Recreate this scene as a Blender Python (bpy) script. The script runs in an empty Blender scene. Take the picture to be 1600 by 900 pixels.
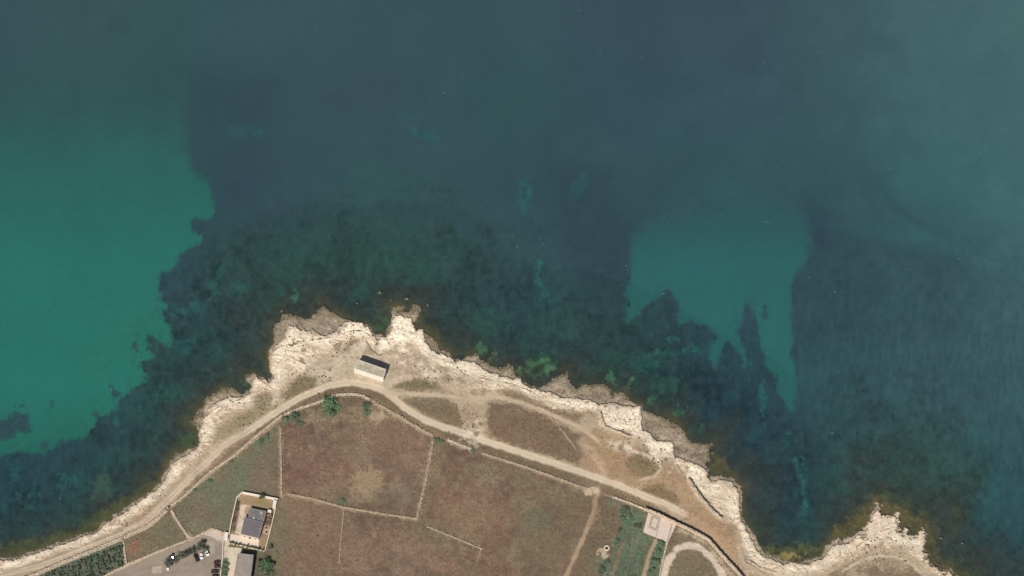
import bpy, bmesh, math, random
import numpy as np
from math import radians as R
random.seed(7)
RNG = np.random.default_rng(7)
S = bpy.context.scene
COL = S.collection

# ---------------------------------------------------------------- camera, sky, sun, exposure
TH = R(26.0); DIST = 4000.0; HW = 320.0
THF = HW / DIST
cam_d = bpy.data.cameras.new('camera'); cam = bpy.data.objects.new('camera', cam_d); COL.objects.link(cam)
CAM = (0.0, -DIST * math.sin(TH), DIST * math.cos(TH))
cam.location = CAM; cam.rotation_euler = (TH, 0, 0)
cam_d.sensor_width = 36.0; cam_d.lens = 18.0 / THF
cam_d.clip_start = 10; cam_d.clip_end = 60000
S.camera = cam
SUN_EL, SUN_AZ = R(45), R(200)
W = bpy.data.worlds.new('World'); S.world = W; W.use_nodes = True
nt = W.node_tree
bg = nt.nodes['Background']
sky = nt.nodes.new('ShaderNodeTexSky'); sky.sky_type = 'NISHITA'; sky.sun_disc = False
sky.sun_elevation = SUN_EL; sky.sun_rotation = SUN_AZ
nt.links.new(sky.outputs[0], bg.inputs[0]); bg.inputs[1].default_value = 0.06
sd_ = bpy.data.lights.new('sun', 'SUN'); sun = bpy.data.objects.new('sun', sd_); COL.objects.link(sun)
sd_.energy = 4.7; sd_.angle = R(0.55); sd_.color = (1.0, 0.955, 0.89)
sun.rotation_euler = (math.pi / 2 - SUN_EL, 0, -(SUN_AZ - math.pi)); sun.location = (0, 0, 300)
S.view_settings.view_transform = 'Standard'; S.view_settings.look = 'None'
S.view_settings.exposure = 0.0; S.view_settings.gamma = 1.0
S.cycles.max_bounces = 6; S.cycles.transparent_max_bounces = 12

# ---------------------------------------------------------------- helpers: pixels, colours, noise
def unproj(px, py, z=0.0):
    u = (np.asarray(px, dtype=np.float64) - 800) / 800 * THF
    v = (450 - np.asarray(py, dtype=np.float64)) / 800 * THF
    dz = v * math.sin(TH) - math.cos(TH); dy = v * math.cos(TH) + math.sin(TH)
    t = (np.asarray(z) - CAM[2]) / dz
    return u * t, CAM[1] + dy * t
ILLUM = np.array([1.19, 1.13, 1.08])
def lin(c):
    c = np.asarray(c, dtype=np.float64) / 255.0
    return np.where(c <= 0.04045, c / 12.92, ((c + 0.055) / 1.055) ** 2.4)
def alb(c): return np.clip(lin(c) / ILLUM, 0.004, 0.86)
_T = RNG.random((512, 512)).astype(np.float32)
def vn(x, y, seed=0):
    x = np.asarray(x, np.float32) + seed * 17.31 + 1000; y = np.asarray(y, np.float32) + seed * 71.7 + 1000
    xi = np.floor(x).astype(np.int32); yi = np.floor(y).astype(np.int32)
    fx = x - xi; fy = y - yi
    fx = fx * fx * (3 - 2 * fx); fy = fy * fy * (3 - 2 * fy)
    a = _T[xi & 511, yi & 511]; b = _T[(xi + 1) & 511, yi & 511]
    c = _T[xi & 511, (yi + 1) & 511]; d = _T[(xi + 1) & 511, (yi + 1) & 511]
    return (a + (b - a) * fx) * (1 - fy) + (c + (d - c) * fx) * fy
def fbm(x, y, oct=4, seed=0, gain=0.5):
    s = 0; a = 1.0; t = 0
    for i in range(oct):
        s = s + a * vn(x * 2 ** i, y * 2 ** i, seed + i * 5 + 1); t += a; a *= gain
    return s / t
def ss(x, a, b):
    t = np.clip((x - a) / (b - a), 0, 1); return t * t * (3 - 2 * t)

# ---------------------------------------------------------------- the terrain grid, regular in the photograph's pixels
def stretch(a, b, n, first): # growing steps from a outwards to b
    r = np.linspace(0, 1, n + 1)[1:]; L = abs(b - a)
    k = 5.0
    s = (np.exp(k * r) - 1) / (math.exp(k) - 1) * L
    return a + np.sign(b - a) * s
gx = np.concatenate([stretch(-24, -5000, 26, 2)[::-1], np.arange(-24, 1624, 1.15), stretch(1625, 6500, 26, 2)]).astype(np.float32)
gy = np.concatenate([stretch(-30, -4500, 26, 2)[::-1], np.arange(-30, 452, 2.2), np.arange(452, 925, 1.1), stretch(926, 5500, 26, 2)]).astype(np.float32)
NX, NY = len(gx), len(gy)
GX, GY = np.meshgrid(gx, gy)
def win(pts, pad):
    p = np.asarray(pts, float)
    x0, x1 = np.searchsorted(gx, [p[:, 0].min() - pad, p[:, 0].max() + pad])
    y0, y1 = np.searchsorted(gy, [p[:, 1].min() - pad, p[:, 1].max() + pad])
    return slice(y0, max(y1, y0 + 1)), slice(x0, max(x1, x0 + 1))
def segdist(pts, closed, pad, w):
    gyw, gxw = gy[w[0]], gx[w[1]]
    D = np.full((len(gyw), len(gxw)), pad, np.float32)
    p = np.asarray(pts, np.float32); n = len(p)
    for i in range(n if closed else n - 1):
        a, b = p[i], p[(i + 1) % n]
        x0, x1 = np.searchsorted(gxw, [min(a[0], b[0]) - pad, max(a[0], b[0]) + pad])
        y0, y1 = np.searchsorted(gyw, [min(a[1], b[1]) - pad, max(a[1], b[1]) + pad])
        if x1 <= x0 or y1 <= y0: continue
        X = gxw[None, x0:x1] - a[0]; Y = gyw[y0:y1, None] - a[1]
        d = b - a; L2 = max(float(d @ d), 1e-6)
        t = np.clip((X * d[0] + Y * d[1]) / L2, 0, 1)
        q = np.sqrt((X - t * d[0]) ** 2 + (Y - t * d[1]) ** 2)
        np.minimum(D[y0:y1, x0:x1], q, out=D[y0:y1, x0:x1])
    return D
def sdf(pts, pad=40):
    """signed distance in pixels (positive inside) on the window round the polygon"""
    w = win(pts, pad)
    gyw, gxw = gy[w[0]], gx[w[1]]
    D = segdist(pts, True, pad, w)
    cnt = np.zeros((len(gyw), len(gxw) + 1), np.int32)
    p = np.asarray(pts, float); n = len(p)
    for i in range(n):
        (xa, ya), (xb, yb) = p[i], p[(i + 1) % n]
        if ya == yb: continue
        lo, hi = min(ya, yb), max(ya, yb)
        r0, r1 = np.searchsorted(gyw, [lo, hi])
        if r1 <= r0: continue
        rows = np.arange(r0, r1)
        xs = xa + (gyw[r0:r1] - ya) / (yb - ya) * (xb - xa)
        np.add.at(cnt, (rows, np.searchsorted(gxw, xs)), 1)
    ins = (np.cumsum(cnt, 1)[:, :-1] % 2) == 1
    return np.where(ins, D, -D), w

# ---------------------------------------------------------------- outlines traced from the photograph (pixels)
SHORE_IN = [(0,871),(30,868),(50,861),(70,856),(96,846),(112,840),(128,835),(152,826),(160,817),(176,810),(186,800),(200,790),(220,777),(234,768),(244,759),(253,754),(254,744),(262,732),(266,720),(276,708),(296,703),(308,696),(311,687),(310,676),(307,669),(297,658),(306,651),(308,640),(319,632),(320,622),(336,614),(349,605),(367,605),(377,615),(388,610),(395,605),(384,593),(384,585),(397,582),(403,587),(418,592),(426,588),(422,578),(421,565),(420,550),(426,536),(428,516),(430,506),(438,503),(440,490),(446,488),(452,491),(464,492),(469,493),(476,498),(486,497),(494,488),(500,482),(505,474),(509,480),(514,486),(524,489),(536,496),(548,501),(566,504),(574,508),(582,516),(588,522),(600,523),(603,515),(613,504),(613,493),(612,479),(623,477),(632,479),(633,485),(639,485),(645,476),(657,477),(659,483),(655,492),(652,500),(647,504),(651,515),(661,513),(665,520),(673,524),(683,534),(688,547),(704,549),(709,559),(722,562),(727,557),(743,553),(750,561),(761,565),(772,572),(782,575),(795,567),(804,575),(805,586),(812,588),(818,596),(828,600),(844,607),(853,600),(864,593),(876,586),(888,580),(888,591),(895,602),(903,606),(911,601),(936,600),(949,602),(955,610),(956,621),(960,613),(976,613),(980,621),(993,630),(1003,631),(1004,643),(1016,643),(1038,653),(1056,660),(1069,671),(1073,682),(1084,691),(1100,693),(1114,691),(1109,704),(1110,720),(1101,724),(1107,733),(1108,745),(1127,743),(1147,744),(1151,756),(1160,758),(1160,772),(1158,786),(1160,798),(1158,806),(1163,814),(1170,826),(1183,839),(1187,852),(1194,864),(1207,870),(1225,876),(1248,877),(1266,874),(1284,868),(1290,853),(1297,849),(1306,842),(1322,838),(1340,832),(1349,829),(1356,819),(1358,803),(1365,794),(1372,785),(1378,787),(1376,801),(1387,807),(1405,801),(1403,816),(1408,830),(1417,823),(1421,834),(1435,837),(1437,823),(1446,822),(1448,834),(1444,850),(1446,861),(1455,875),(1466,888),(1474,893),(1486,889),(1492,900)]
SHORE = [(-5200,2600),(-1500,1200),(-400,960),(-40,884)] + SHORE_IN + [(1504,914),(1560,965),(1700,1050),(2300,1300),(6600,2800),(6600,5600),(-5200,5600)]
WHITE_OUT = [(-40,888),(0,876),(30,871),(50,865),(70,859),(96,850),(128,839),(152,831),(165,818),(186,805),(220,781),(244,764),(255,756),(258,744),(266,733),(271,722),(286,713),(305,704),(312,690),(311,672),(316,658),(326,640),(344,624),(360,618),(381,621),(392,614),(396,592),(399,584),(408,592),(420,597),(428,589),(423,575),(424,560),(428,545),(433,535),(444,527),(444,519),(452,508),(462,509),(467,514),(478,517),(487,515),(500,522),(511,524),(520,519),(531,510),(539,503),(548,502),(566,505),(576,514),(586,526),(590,538),(593,527),(603,525),(611,516),(615,500),(617,493),(625,491),(632,496),(644,497),(645,505),(651,516),(662,514),(664,533),(673,544),(683,550),(706,557),(711,563),(724,564),(743,564),(756,577),(775,584),(791,589),(800,591),(812,589),(816,598),(828,604),(844,609),(871,616),(878,621),(898,622),(918,624),(931,629),(942,631),(956,628),(980,634),(1001,634),(1003,664),(1005,671),(1016,678),(1027,687),(1049,689),(1053,696),(1056,713),(1067,718),(1082,722),(1102,732),(1107,747),(1112,754),(1126,750),(1145,752),(1150,762),(1156,775),(1155,800),(1157,812),(1166,826),(1172,840),(1180,856),(1194,870),(1225,881),(1266,879),(1288,870),(1296,858),(1312,849),(1335,843),(1352,834),(1360,815),(1366,800),(1374,790),(1378,800),(1388,811),(1402,805),(1402,818),(1408,834),(1417,827),(1421,838),(1435,841),(1438,826),(1445,825),(1446,836),(1441,850),(1444,863),(1452,876),(1464,890),(1474,896),(1484,893),(1490,902),(1504,918)]
WHITE_IN = [(-40,902),(0,894),(26,889),(60,876),(88,867),(114,857),(140,847),(152,840),(172,832),(184,828),(192,818),(212,806),(228,796),(246,782),(258,770),(266,760),(280,750),(288,734),(301,719),(308,715),(324,694),(331,687),(338,676),(338,664),(356,651),(374,642),(392,635),(397,628),(399,614),(416,608),(429,616),(440,600),(452,588),(466,578),(500,568),(520,556),(544,544),(562,531),(574,533),(584,546),(596,553),(610,549),(618,541),(632,538),(648,545),(658,556),(670,570),(699,582),(724,591),(740,600),(772,607),(800,604),(818,614),(836,625),(853,632),(880,639),(912,643),(933,644),(940,662),(962,673),(984,681),(998,687),(1011,700),(1029,718),(1051,722),(1060,729),(1075,747),(1096,779),(1110,794),(1126,810),(1140,814),(1150,820),(1156,832),(1157,848),(1160,864),(1167,876),(1190,893),(1214,902),(1240,905),(1275,898),(1302,886),(1324,873),(1356,859),(1374,852),(1399,852),(1417,861),(1439,879),(1459,893),(1480,915)]
WHITE = WHITE_OUT + WHITE_IN[::-1]
LANDHI = [(-5200,2620),(-1500,1210),(-400,965)] + WHITE_OUT + [(1560,970),(1700,1060),(2300,1310),(6600,2820),(6600,5600),(-5200,5600)]
TRACK = [(-60,905),(0,898),(60,885),(100,871),(140,855),(180,839),(220,821),(240,804),(260,784),(280,764),(300,744),(320,726),(349,697),(384,676),(411,658),(438,640),(464,624),(491,612),(512,603),(540,598),(560,599),(580,603),(600,611),(616,623),(632,637),(661,655),(693,668),(729,678),(760,690),(800,703),(850,719),(880,729),(920,742),(960,756),(990,768),(1040,788),(1070,804)]
TRACK2 = [(598,612),(620,615),(640,616),(693,618),(729,623),(779,621),(818,630),(862,648),(889,660),(919,676),(935,690)]
# ---------------------------------------------------------------- base fields
sL, wL = sdf(SHORE, 280)
sh = np.full((NY, NX), -280, np.float32); sh[wL] = sL
hL, wH = sdf(LANDHI, 90)
hi = np.full((NY, NX), -90, np.float32); hi[wH] = hL
wr_, wW = sdf(WHITE, 60)
wh = np.full((NY, NX), -60, np.float32); wh[wW] = wr_
PXC = np.clip(GX, -500, 2100); PYC = np.clip(GY, -500, 1400)
n3 = fbm(PXC / 3.2, PYC / 3.2, 3, 1) - 0.5
n8 = fbm(PXC / 9, PYC / 9, 4, 2) - 0.5
n30 = fbm(PXC / 32, PYC / 32, 4, 3) - 0.5
n90 = fbm(PXC / 95, PYC / 95, 4, 4) - 0.5
nst = fbm(PXC / 5, PYC / 16, 3, 9) - 0.5
ridge = 1 - np.abs(2 * fbm(PXC / 7, PYC / 7, 4, 6) - 1)
ridge2 = 1 - np.abs(2 * fbm(PXC / 3.4, PYC / 3.4, 2, 16) - 1)
n8b = fbm(PXC / 11, PYC / 11, 3, 61) - .5; n30b = fbm(PXC / 40, PYC / 40, 3, 62) - .5
HUE = np.array([.30, -.12, -.22])
damp = 1 - ss(np.abs(sh), 14, 50)
sh = sh + damp * (n3 * 3.0 + n8 * 3.0)
_e = ss(PXC, 1285, 1330) * damp
sh = sh + _e * (n8 * 10 + n3 * 5)
hi = hi + n3 * 5.0 + n8 * 6.0 + _e * (n8 * 12 + n3 * 7)
inland = np.clip(hi, 0, 80)
wh = wh + n8 * (7 + .35 * np.minimum(inland, 26)) + n30 * .45 * np.minimum(inland, 26) + n3 * 7
sh_d = np.clip(-sh, 0, None); sh_w = sh_d + 170 * n30 + 150 * n90 + 30 * n8

# ---------------------------------------------------------------- the sea bed's colours, with sun glow and haze painted in
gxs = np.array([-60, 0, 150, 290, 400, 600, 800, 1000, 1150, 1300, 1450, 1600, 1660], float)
rows = {  # lighter right-hand columns: sun glow and haze painted into the bed colour
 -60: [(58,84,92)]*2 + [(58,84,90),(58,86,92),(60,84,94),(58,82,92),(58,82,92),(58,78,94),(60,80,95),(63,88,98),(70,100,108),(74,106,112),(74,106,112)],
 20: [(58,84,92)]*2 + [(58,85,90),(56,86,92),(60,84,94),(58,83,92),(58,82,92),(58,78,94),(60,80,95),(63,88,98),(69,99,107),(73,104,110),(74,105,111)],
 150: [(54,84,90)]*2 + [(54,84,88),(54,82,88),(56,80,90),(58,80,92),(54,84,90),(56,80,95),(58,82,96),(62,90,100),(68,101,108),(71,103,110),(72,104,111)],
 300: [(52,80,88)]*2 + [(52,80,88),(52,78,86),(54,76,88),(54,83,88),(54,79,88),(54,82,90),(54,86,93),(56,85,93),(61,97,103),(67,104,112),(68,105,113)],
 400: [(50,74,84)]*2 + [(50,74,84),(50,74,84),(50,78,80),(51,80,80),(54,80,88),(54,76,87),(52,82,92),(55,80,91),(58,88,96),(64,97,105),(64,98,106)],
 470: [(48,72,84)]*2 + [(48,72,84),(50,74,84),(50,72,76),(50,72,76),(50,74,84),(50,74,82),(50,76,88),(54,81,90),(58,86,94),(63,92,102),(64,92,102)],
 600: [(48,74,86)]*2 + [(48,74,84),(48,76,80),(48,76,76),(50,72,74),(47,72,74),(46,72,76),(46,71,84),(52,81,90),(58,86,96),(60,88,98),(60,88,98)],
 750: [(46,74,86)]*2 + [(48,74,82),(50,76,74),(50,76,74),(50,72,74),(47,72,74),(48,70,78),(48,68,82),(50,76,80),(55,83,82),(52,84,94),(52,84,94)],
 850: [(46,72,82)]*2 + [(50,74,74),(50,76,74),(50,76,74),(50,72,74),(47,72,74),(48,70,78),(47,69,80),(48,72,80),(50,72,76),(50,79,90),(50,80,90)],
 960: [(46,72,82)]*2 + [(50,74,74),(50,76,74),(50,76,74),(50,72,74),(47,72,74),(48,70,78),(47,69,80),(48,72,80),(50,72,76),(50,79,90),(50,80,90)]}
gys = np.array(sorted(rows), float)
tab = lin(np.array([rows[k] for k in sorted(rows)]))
def grid_lookup(tab, gxs, gys, x, y):
    x = np.clip(x, gxs[0], gxs[-1] - .01); y = np.clip(y, gys[0], gys[-1] - .01)
    i = np.searchsorted(gxs, x, 'right') - 1; j = np.searchsorted(gys, y, 'right') - 1
    fx = ((x - gxs[i]) / (gxs[i + 1] - gxs[i]))[..., None]; fy = ((y - gys[j]) / (gys[j + 1] - gys[j]))[..., None]
    fx = fx * fx * (3 - 2 * fx); fy = fy * fy * (3 - 2 * fy)
    return (tab[j, i] * (1 - fx) + tab[j, i + 1] * fx) * (1 - fy) + (tab[j + 1, i] * (1 - fx) + tab[j + 1, i + 1] * fx) * fy
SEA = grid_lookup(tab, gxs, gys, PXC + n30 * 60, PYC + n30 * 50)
near = 1 - ss(sh_w, 20, 220)
shade = 1 + (.13 + .34 * ss(PYC, 300, 480) * near + .12 * ss(PYC, 250, 420)) * n30 + (0.26 * ss(PYC, 200, 480) + .5 * near) * n8 + .5 * near * n3 + 0.35 * nst * ss(PYC, 330, 560) + 0.16 * n90
shade = shade * (1 - .17 * (1 - ss(sh_w, 0, 190)))
SEA = SEA * np.clip(shade, .45, 1.7)[..., None]
gtint = ss(n90 + n30 * .6 + n8 * .3, 0.02, 0.28) * ss(PYC, 330, 470) * (1 - ss(sh_w, 50, 230)) + .5 * ss(n30 + .5 * n8, .05, .35) * ss(PYC + 150 * n90, 280, 470)
SEA = SEA * (1 - gtint[..., None] * np.array([0.12, -.10, .10]))
def over(C, w, mask, col):
    'mix a colour in'
    C[w] += mask[..., None] * (col - C[w])
SANDG = np.array([-60, 40, 150, 220, 300, 400, 500, 600, 720, 960], float)
SANDC = lin(np.array([(57,84,91),(54,86,90),(50,92,90),(48,97,94),(46,102,97),(45,111,105),(45,114,107),(44,115,106),(43,103,94),(42,90,86)]))
def sandcol(y):
    return np.stack([np.interp(y, SANDG, SANDC[:, k]) for k in range(3)], -1)
SAND1 = [(-80,-80),(270,-80),(285,140),(291,231),(300,264),(327,282),(336,306),(333,342),(318,344),(303,339),(297,360),(318,366),(316,376),(300,384),(279,402),(276,420),(255,429),(250,450),(254,468),(264,480),(256,485),(262,500),(269,509),(272,525),(264,541),(248,533),(232,525),(232,544),(240,557),(221,568),(229,581),(227,600),(205,608),(200,616),(184,629),(176,645),(157,653),(152,667),(133,685),(112,688),(91,696),(67,709),(35,707),(-5,715),(-80,720)]
SAND2 = [(988,362),(986,430),(980,462),(975,502),(982,516),(989,499),(1012,479),(1038,455),(1045,452),(1060,473),(1058,514),(1079,502),(1090,510),(1105,508),(1119,525),(1110,540),(1109,559),(1115,575),(1124,556),(1134,534),(1155,553),(1162,575),(1174,568),(1159,535),(1155,519),(1162,488),(1165,473),(1177,485),(1182,502),(1180,522),(1188,537),(1193,556),(1196,575),(1211,593),(1215,615),(1230,637),(1239,643),(1244,603),(1239,531),(1237,485),(1240,430),(1258,407),(1266,375),(1258,340),(1200,310),(1113,320),(1027,345)]
def sand(poly, strength=1.0, soft=2.2, amp=7, tint=1.0):
    d, w = sdf(poly, 30)
    sfull = d + n3[w] * amp * .9 + n8[w] * amp * 1.3
    sfull = sfull + 10 * np.minimum(n30[w], .1) + 7 * nst[w]
    gs = (11 * (1 - ss(GY[w], 215, 350))) if poly is SAND1 else (9 * (1 - ss(GY[w], 350, 440)))
    m = ss(sfull, -soft - gs, soft * 1.8 + gs) * strength * (1 - .35 * ss(nst[w] + n8[w], .12, .3) * ss(GY[w], 380, 480) * (1 - .85 * ss(d, 4, 22)))
    if poly is SAND2: m = m * (0.35 + .65 * ss(GY[w], 325, 410)) * .92
    if poly is SAND1: m = m * ss(GY[w] + 40 * n30[w], 90, 285)
    c = sandcol(PYC[w]) * (1 + .10 * n30[w] + .10 * n90[w])[..., None] * tint
    if poly is SAND2: c = c * np.array([1.1, .82, .97])
    over(SEA, w, m, c)
def tone(poly, k, soft, amp):
    d, w = sdf(poly, 60); m = ss(d + n30[w] * amp + n8[w] * amp * .5, -soft, soft)
    SEA[w] *= (1 + (np.array(k) - 1) * m[..., None])
tone([(300,120),(430,130),(420,230),(400,330),(340,340),(300,240)], (.94,.91,.95), 26, 46)
tone([(1240,430),(1270,370),(1330,360),(1420,385),(1500,400),(1540,470),(1480,520),(1330,520),(1242,560)], (.93,.88,.92), 20, 34)
tone([(1255,300),(1300,330),(1290,390),(1262,370)], (.85,.82,.9), 12, 20); tone([(1380,300),(1420,330),(1450,355),(1430,350),(1390,325)], (.86,.82,.9), 8, 14)
tone([(1290,350),(1400,350),(1480,375),(1530,395),(1560,420),(1520,405),(1440,385),(1340,372)], (1.0,1.10,1.06), 8, 14)
tone([(860,260),(960,260),(985,360),(980,480),(920,470),(880,400)], (.92,.86,.88), 20, 40)
tone([(980,520),(1110,580),(1230,640),(1300,700),(1290,830),(1200,860),(1150,760),(1110,680),(1010,620)], (.90,.86,.96), 16, 36)
tone([(0,720),(120,695),(210,640),(270,560),(330,470),(420,470),(400,560),(310,620),(290,690),(240,740),(150,800),(0,850)], (.93,.90,.96), 14, 36)
sand(SAND1, soft=2.6); sand(SAND2, soft=3.0)
def blob(pts, col, strength=1.0, soft=2.5, amp=6):
    amp = amp * 1.7; soft = soft * 1.25
    d, w = sdf(pts, 20)
    m = ss(d + n3[w] * amp + n8[w] * amp, -soft, soft) * strength
    over(SEA, w, m, lin(col) * (1 + .8 * n8[w] + .5 * n3[w])[..., None])
def ell(cx, cy, rx, ry, rot=0, n=14):
    return [(cx + rx * math.cos(a) * math.cos(rot) - ry * math.sin(a) * math.sin(rot), cy + rx * math.cos(a) * math.sin(rot) + ry * math.sin(a) * math.cos(rot)) for a in np.linspace(0, 2 * math.pi, n, endpoint=False)]
DK = (50, 70, 82)
for p in ([(-30,655),(0,656),(14,650),(21,641),(30,645),(45,648),(40,658),(46,668),(53,677),(40,680),(27,676),(22,686),(0,688),(-30,690)], ell(210,541,3,8), [(171,603),(178,602),(192,616),(182,626),(174,620)], ell(30,636,9,1.8,-.3), ell(81,631,1.6,5), ell(25,692,3,3), ell(71,695,5,4), ell(96,690,5,4), ell(152,650,3,8,-.4), ell(1195,487,4.5,11), [(22,652),(40,650),(48,664),(34,672)], [(2,664),(16,660),(20,674),(6,680)]):
    blob(p, DK, .8, 2.2, 8)
TQ = (44, 98, 98)
for p, k in (([(1186,600),(1193,598),(1196,640),(1192,662),(1187,650)], .6), (ell(1232,688,5,12), .5), ([(1239,713),(1246,722),(1250,728),(1254,713),(1259,714),(1258,735),(1256,752),(1262,790),(1254,790),(1252,758),(1244,732)], .75), (ell(1258,800,4,20), .35), (ell(1030,552,20,3), .8), (ell(1066,549,9,4,-.5), .8), (ell(1052,527,9,3), .7), (ell(1010,570,24,10), .35), (ell(1087,545,5,5), .6),
             ([(840,406),(845,408),(842,432),(850,452),(862,470),(866,482),(858,476),(848,458),(838,436)], .7), (ell(820,305,11,26), .5), (ell(905,290,10,25,.3), .25), (ell(660,208,26,7,.35), .45), (ell(385,205,32,9), .25), (ell(640,180,20,8), .2), (ell(375,452,8,12), .4), (ell(346,425,10,8), .45), (ell(335,452,7,16), .4), (ell(281,490,14,6,.4), .5), (ell(247,612,8,5), .45), (ell(184,658,6,6), .6), (ell(287,540,16,14), .35), (ell(310,480,16,9,.4), .35), (ell(107,747,14,8), .45), (ell(25,735,5,20), .5), (ell(53,772,6,8), .4), (ell(95,760,8,5), .4), (ell(30,775,6,8), .35), (ell(45,790,10,6), .3), (ell(980,455,3,40,.05), .4)):
    blob(p, TQ, k, 3.0, 6)
for (cx, cy, rx, ry, rot), c, k in (((753,545,9,7,.2), (74,128,98), 1), ((766,560,7,10,.5), (92,120,90), .9), ((840,574,31,14,-.15), (72,112,82), .9), ((858,570,14,9,0), (76,124,94), .6), ((826,572,12,10,0), (96,134,78), .5), ((951,590,7,8,0), (64,132,98), .95), ((985,600,6,9,.4), (70,116,90), .7), ((1013,627,6,6,0), (66,134,96), .95), ((1060,644,10,5,-.4), (52,112,90), .9), ((1087,674,14,11,0), (48,96,82), .7), ((462,468,3,13,0), (66,120,100), .9), ((393,597,9,7,0), (72,110,72), .7), ((375,592,14,16,0), (54,92,72), .5), ((596,500,12,26,.1), (60,92,72), .5), ((597,514,10,7,0), (74,104,66), .8), ((920,610,26,12,0), (56,84,66), .3), ((1040,600,24,14,0), (48,88,78), .5), ((1010,560,40,12,.1), (46,84,80), .4), ((880,500,60,30,.3), (48,80,78), .3), ((760,500,40,20,.3), (50,84,78), .35), ((160,765,14,30,.1), (66,90,80), .5), ((345,640,22,18,0), (46,80,72), .3), ((290,690,14,9,-.5), (64,92,60), .7)):
    blob(ell(cx, cy, rx, ry, rot), c, k, 3.2, 7)
blob([(829,583),(834,574),(845,569),(852,570),(848,578),(838,585)], (50,62,58), .95, 1.2, 3)
# weed and bare rock fringe along the waterline
f = sh_d * (1 + 1.5 * n30 + .8 * n90) + n8 * 9 + n3 * 5
reach = 1.0 + .8 * ss(PXC, 1250, 1340) - .25 * ss(PXC, 680, 730) * (1 - ss(PXC, 1090, 1180))
ff = f / reach
coastW = (1 - ss(PXC, 255, 330)) ; coastE = ss(PXC, 1180, 1330)
ol = np.clip(.30 + .75 * coastW + .75 * coastE + 1.6 * n30b + .8 * n30, .08, 1.0)
for a, b, c, k, o_ in ((62, 26, (54,66,68), .6, 0), (30, 12, (58,62,62), .75, 0), (17, 8, (66,74,62), .9, 1), (11, 3, (84,82,62), .9, 1), (4, 0, (104,95,74), .85, 1)):
    m = ss(-ff, -a, -b) * k * (ol if o_ else 1)
    SEA += m[..., None] * (lin(c) * (1 + .7 * n8 + .5 * n3)[..., None] - SEA)
keep = [((753,545,8,6,.2), (76,128,100)), ((840,574,31,14,-.15), (72,112,84)), ((951,590,6,8,0), (66,120,98)), ((1013,627,6,6,0), (68,122,96)), ((1060,644,9,5,-.4), (56,116,92)), ((597,508,9,14,.1), (74,104,66)), ((390,596,8,7,0), (72,112,74)), ((462,470,2.6,12,0), (66,120,100)), ((292,688,14,7,-.5), (74,98,58)), ((767,562,5,8,.5), (100,118,88)), ((984,599,4,8,.4), (78,122,96)), ((858,572,12,8,0), (80,124,98)), ((815,580,10,8,0), (92,120,70))]
for (cx, cy, rx, ry, rot), c in keep: blob(ell(cx, cy, rx * .92, ry * .92, rot), tuple(.84 * q + (8, 10, 12)[t] for t, q in enumerate(c)), .46, 3.8, 10)
blob([(829,583),(834,574),(845,569),(852,570),(848,578),(838,585)], (50,62,58), .95, 1.2, 3)
# left open coast: green weed belt; small cove: yellow-green sand
for p, c, k in (([(0,871),(96,846),(152,826),(200,790),(244,759),(240,752),(190,776),(140,815),(80,838),(0,852)], (78,84,58), .6), ([(1190,856),(1225,868),(1266,866),(1284,858),(1270,852),(1220,852)], (92,96,62), .7), ([(1196,866),(1225,875),(1262,873),(1260,868),(1220,866)], (150,140,100), .7), ([(1306,820),(1330,806),(1352,800),(1355,825),(1320,838),(1300,848)], (92,88,62), .7), ([(1380,790),(1405,790),(1425,805),(1440,815),(1420,825),(1395,805)], (92,90,64), .7), ([(1112,705),(1130,716),(1145,738),(1112,744)], (92,88,62), .6), ([(1452,830),(1462,850),(1470,880),(1455,872),(1446,850)], (84,80,62), .7)):
    blob(p, c, k, 3, 7)
MW = np.array([.020, .070, .082]); TR = 0.74; CT = np.array([.80, .95, .96])
_n = (1 - ss(sh_w, 20, 210))[..., None]
SEA = SEA * np.array([.95, .985, .925]) * (1 + _n * np.array([.16, .08, -.06]))
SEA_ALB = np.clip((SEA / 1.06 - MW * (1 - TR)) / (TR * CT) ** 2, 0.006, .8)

# ---------------------------------------------------------------- the land's colours
C = np.empty((NY, NX, 3)); C[:] = lin((190,166,136))
C *= (1 + .35 * n8 + .3 * n30)[..., None]
cls = np.zeros((NY, NX), np.int16)     # 0 = bare ground
CL = {'bare_ground': 0, 'seabed': 1, 'rocky_shore': 2, 'rock_shelf': 3, 'dirt_track': 4, 'meadow': 5, 'dry_field': 6, 'car_park': 7, 'terrace': 8, 'lawn': 9, 'footpath': 10, 'verge': 11, 'garden_plot': 12, 'scrubland': 13}
EXTRA = {}   # further instances of a class: id -> name
def newcls(name):
    k = 40 + len(EXTRA); EXTRA[k] = name; return k
ROUGH = np.full((NY, NX), 0.10, np.float32)     # relief amplitude
DZ = np.zeros((NY, NX), np.float32)
def area(poly, col, soft=3, amp=6, k=1.0, c=None, rough=None, mott=(.3, .3), col2=None, pad=20, dz=0):
    d, w = sdf(poly, pad)
    m = ss(d + n8[w] * amp + n3[w] * amp * .7, -soft, soft) * k
    cc = np.empty(m.shape + (3,)); cc[:] = lin(col)
    if col2 is not None:
        q = ss(n30[w] + .6 * n8[w] + .5 * n90[w], -.14, .20)[..., None]
        cc = cc * (1 - q) + lin(col2) * q
    cc *= (1 + 1.25 * mott[0] * n8[w] + 1.4 * mott[1] * n30[w] + 1.1 * mott[1] * n90[w] + .7 * mott[0] * n3[w])[..., None] * (1 + (n8b[w] * .8 + n30b[w])[..., None] * HUE * mott[0] * .85)
    over(C, w, m, cc)
    if c is not None: cls[w] = np.where(m > .5 * k, c, cls[w])
    if rough is not None: ROUGH[w] += m * (rough - ROUGH[w])
    if dz: DZ[w] += m * dz
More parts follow.
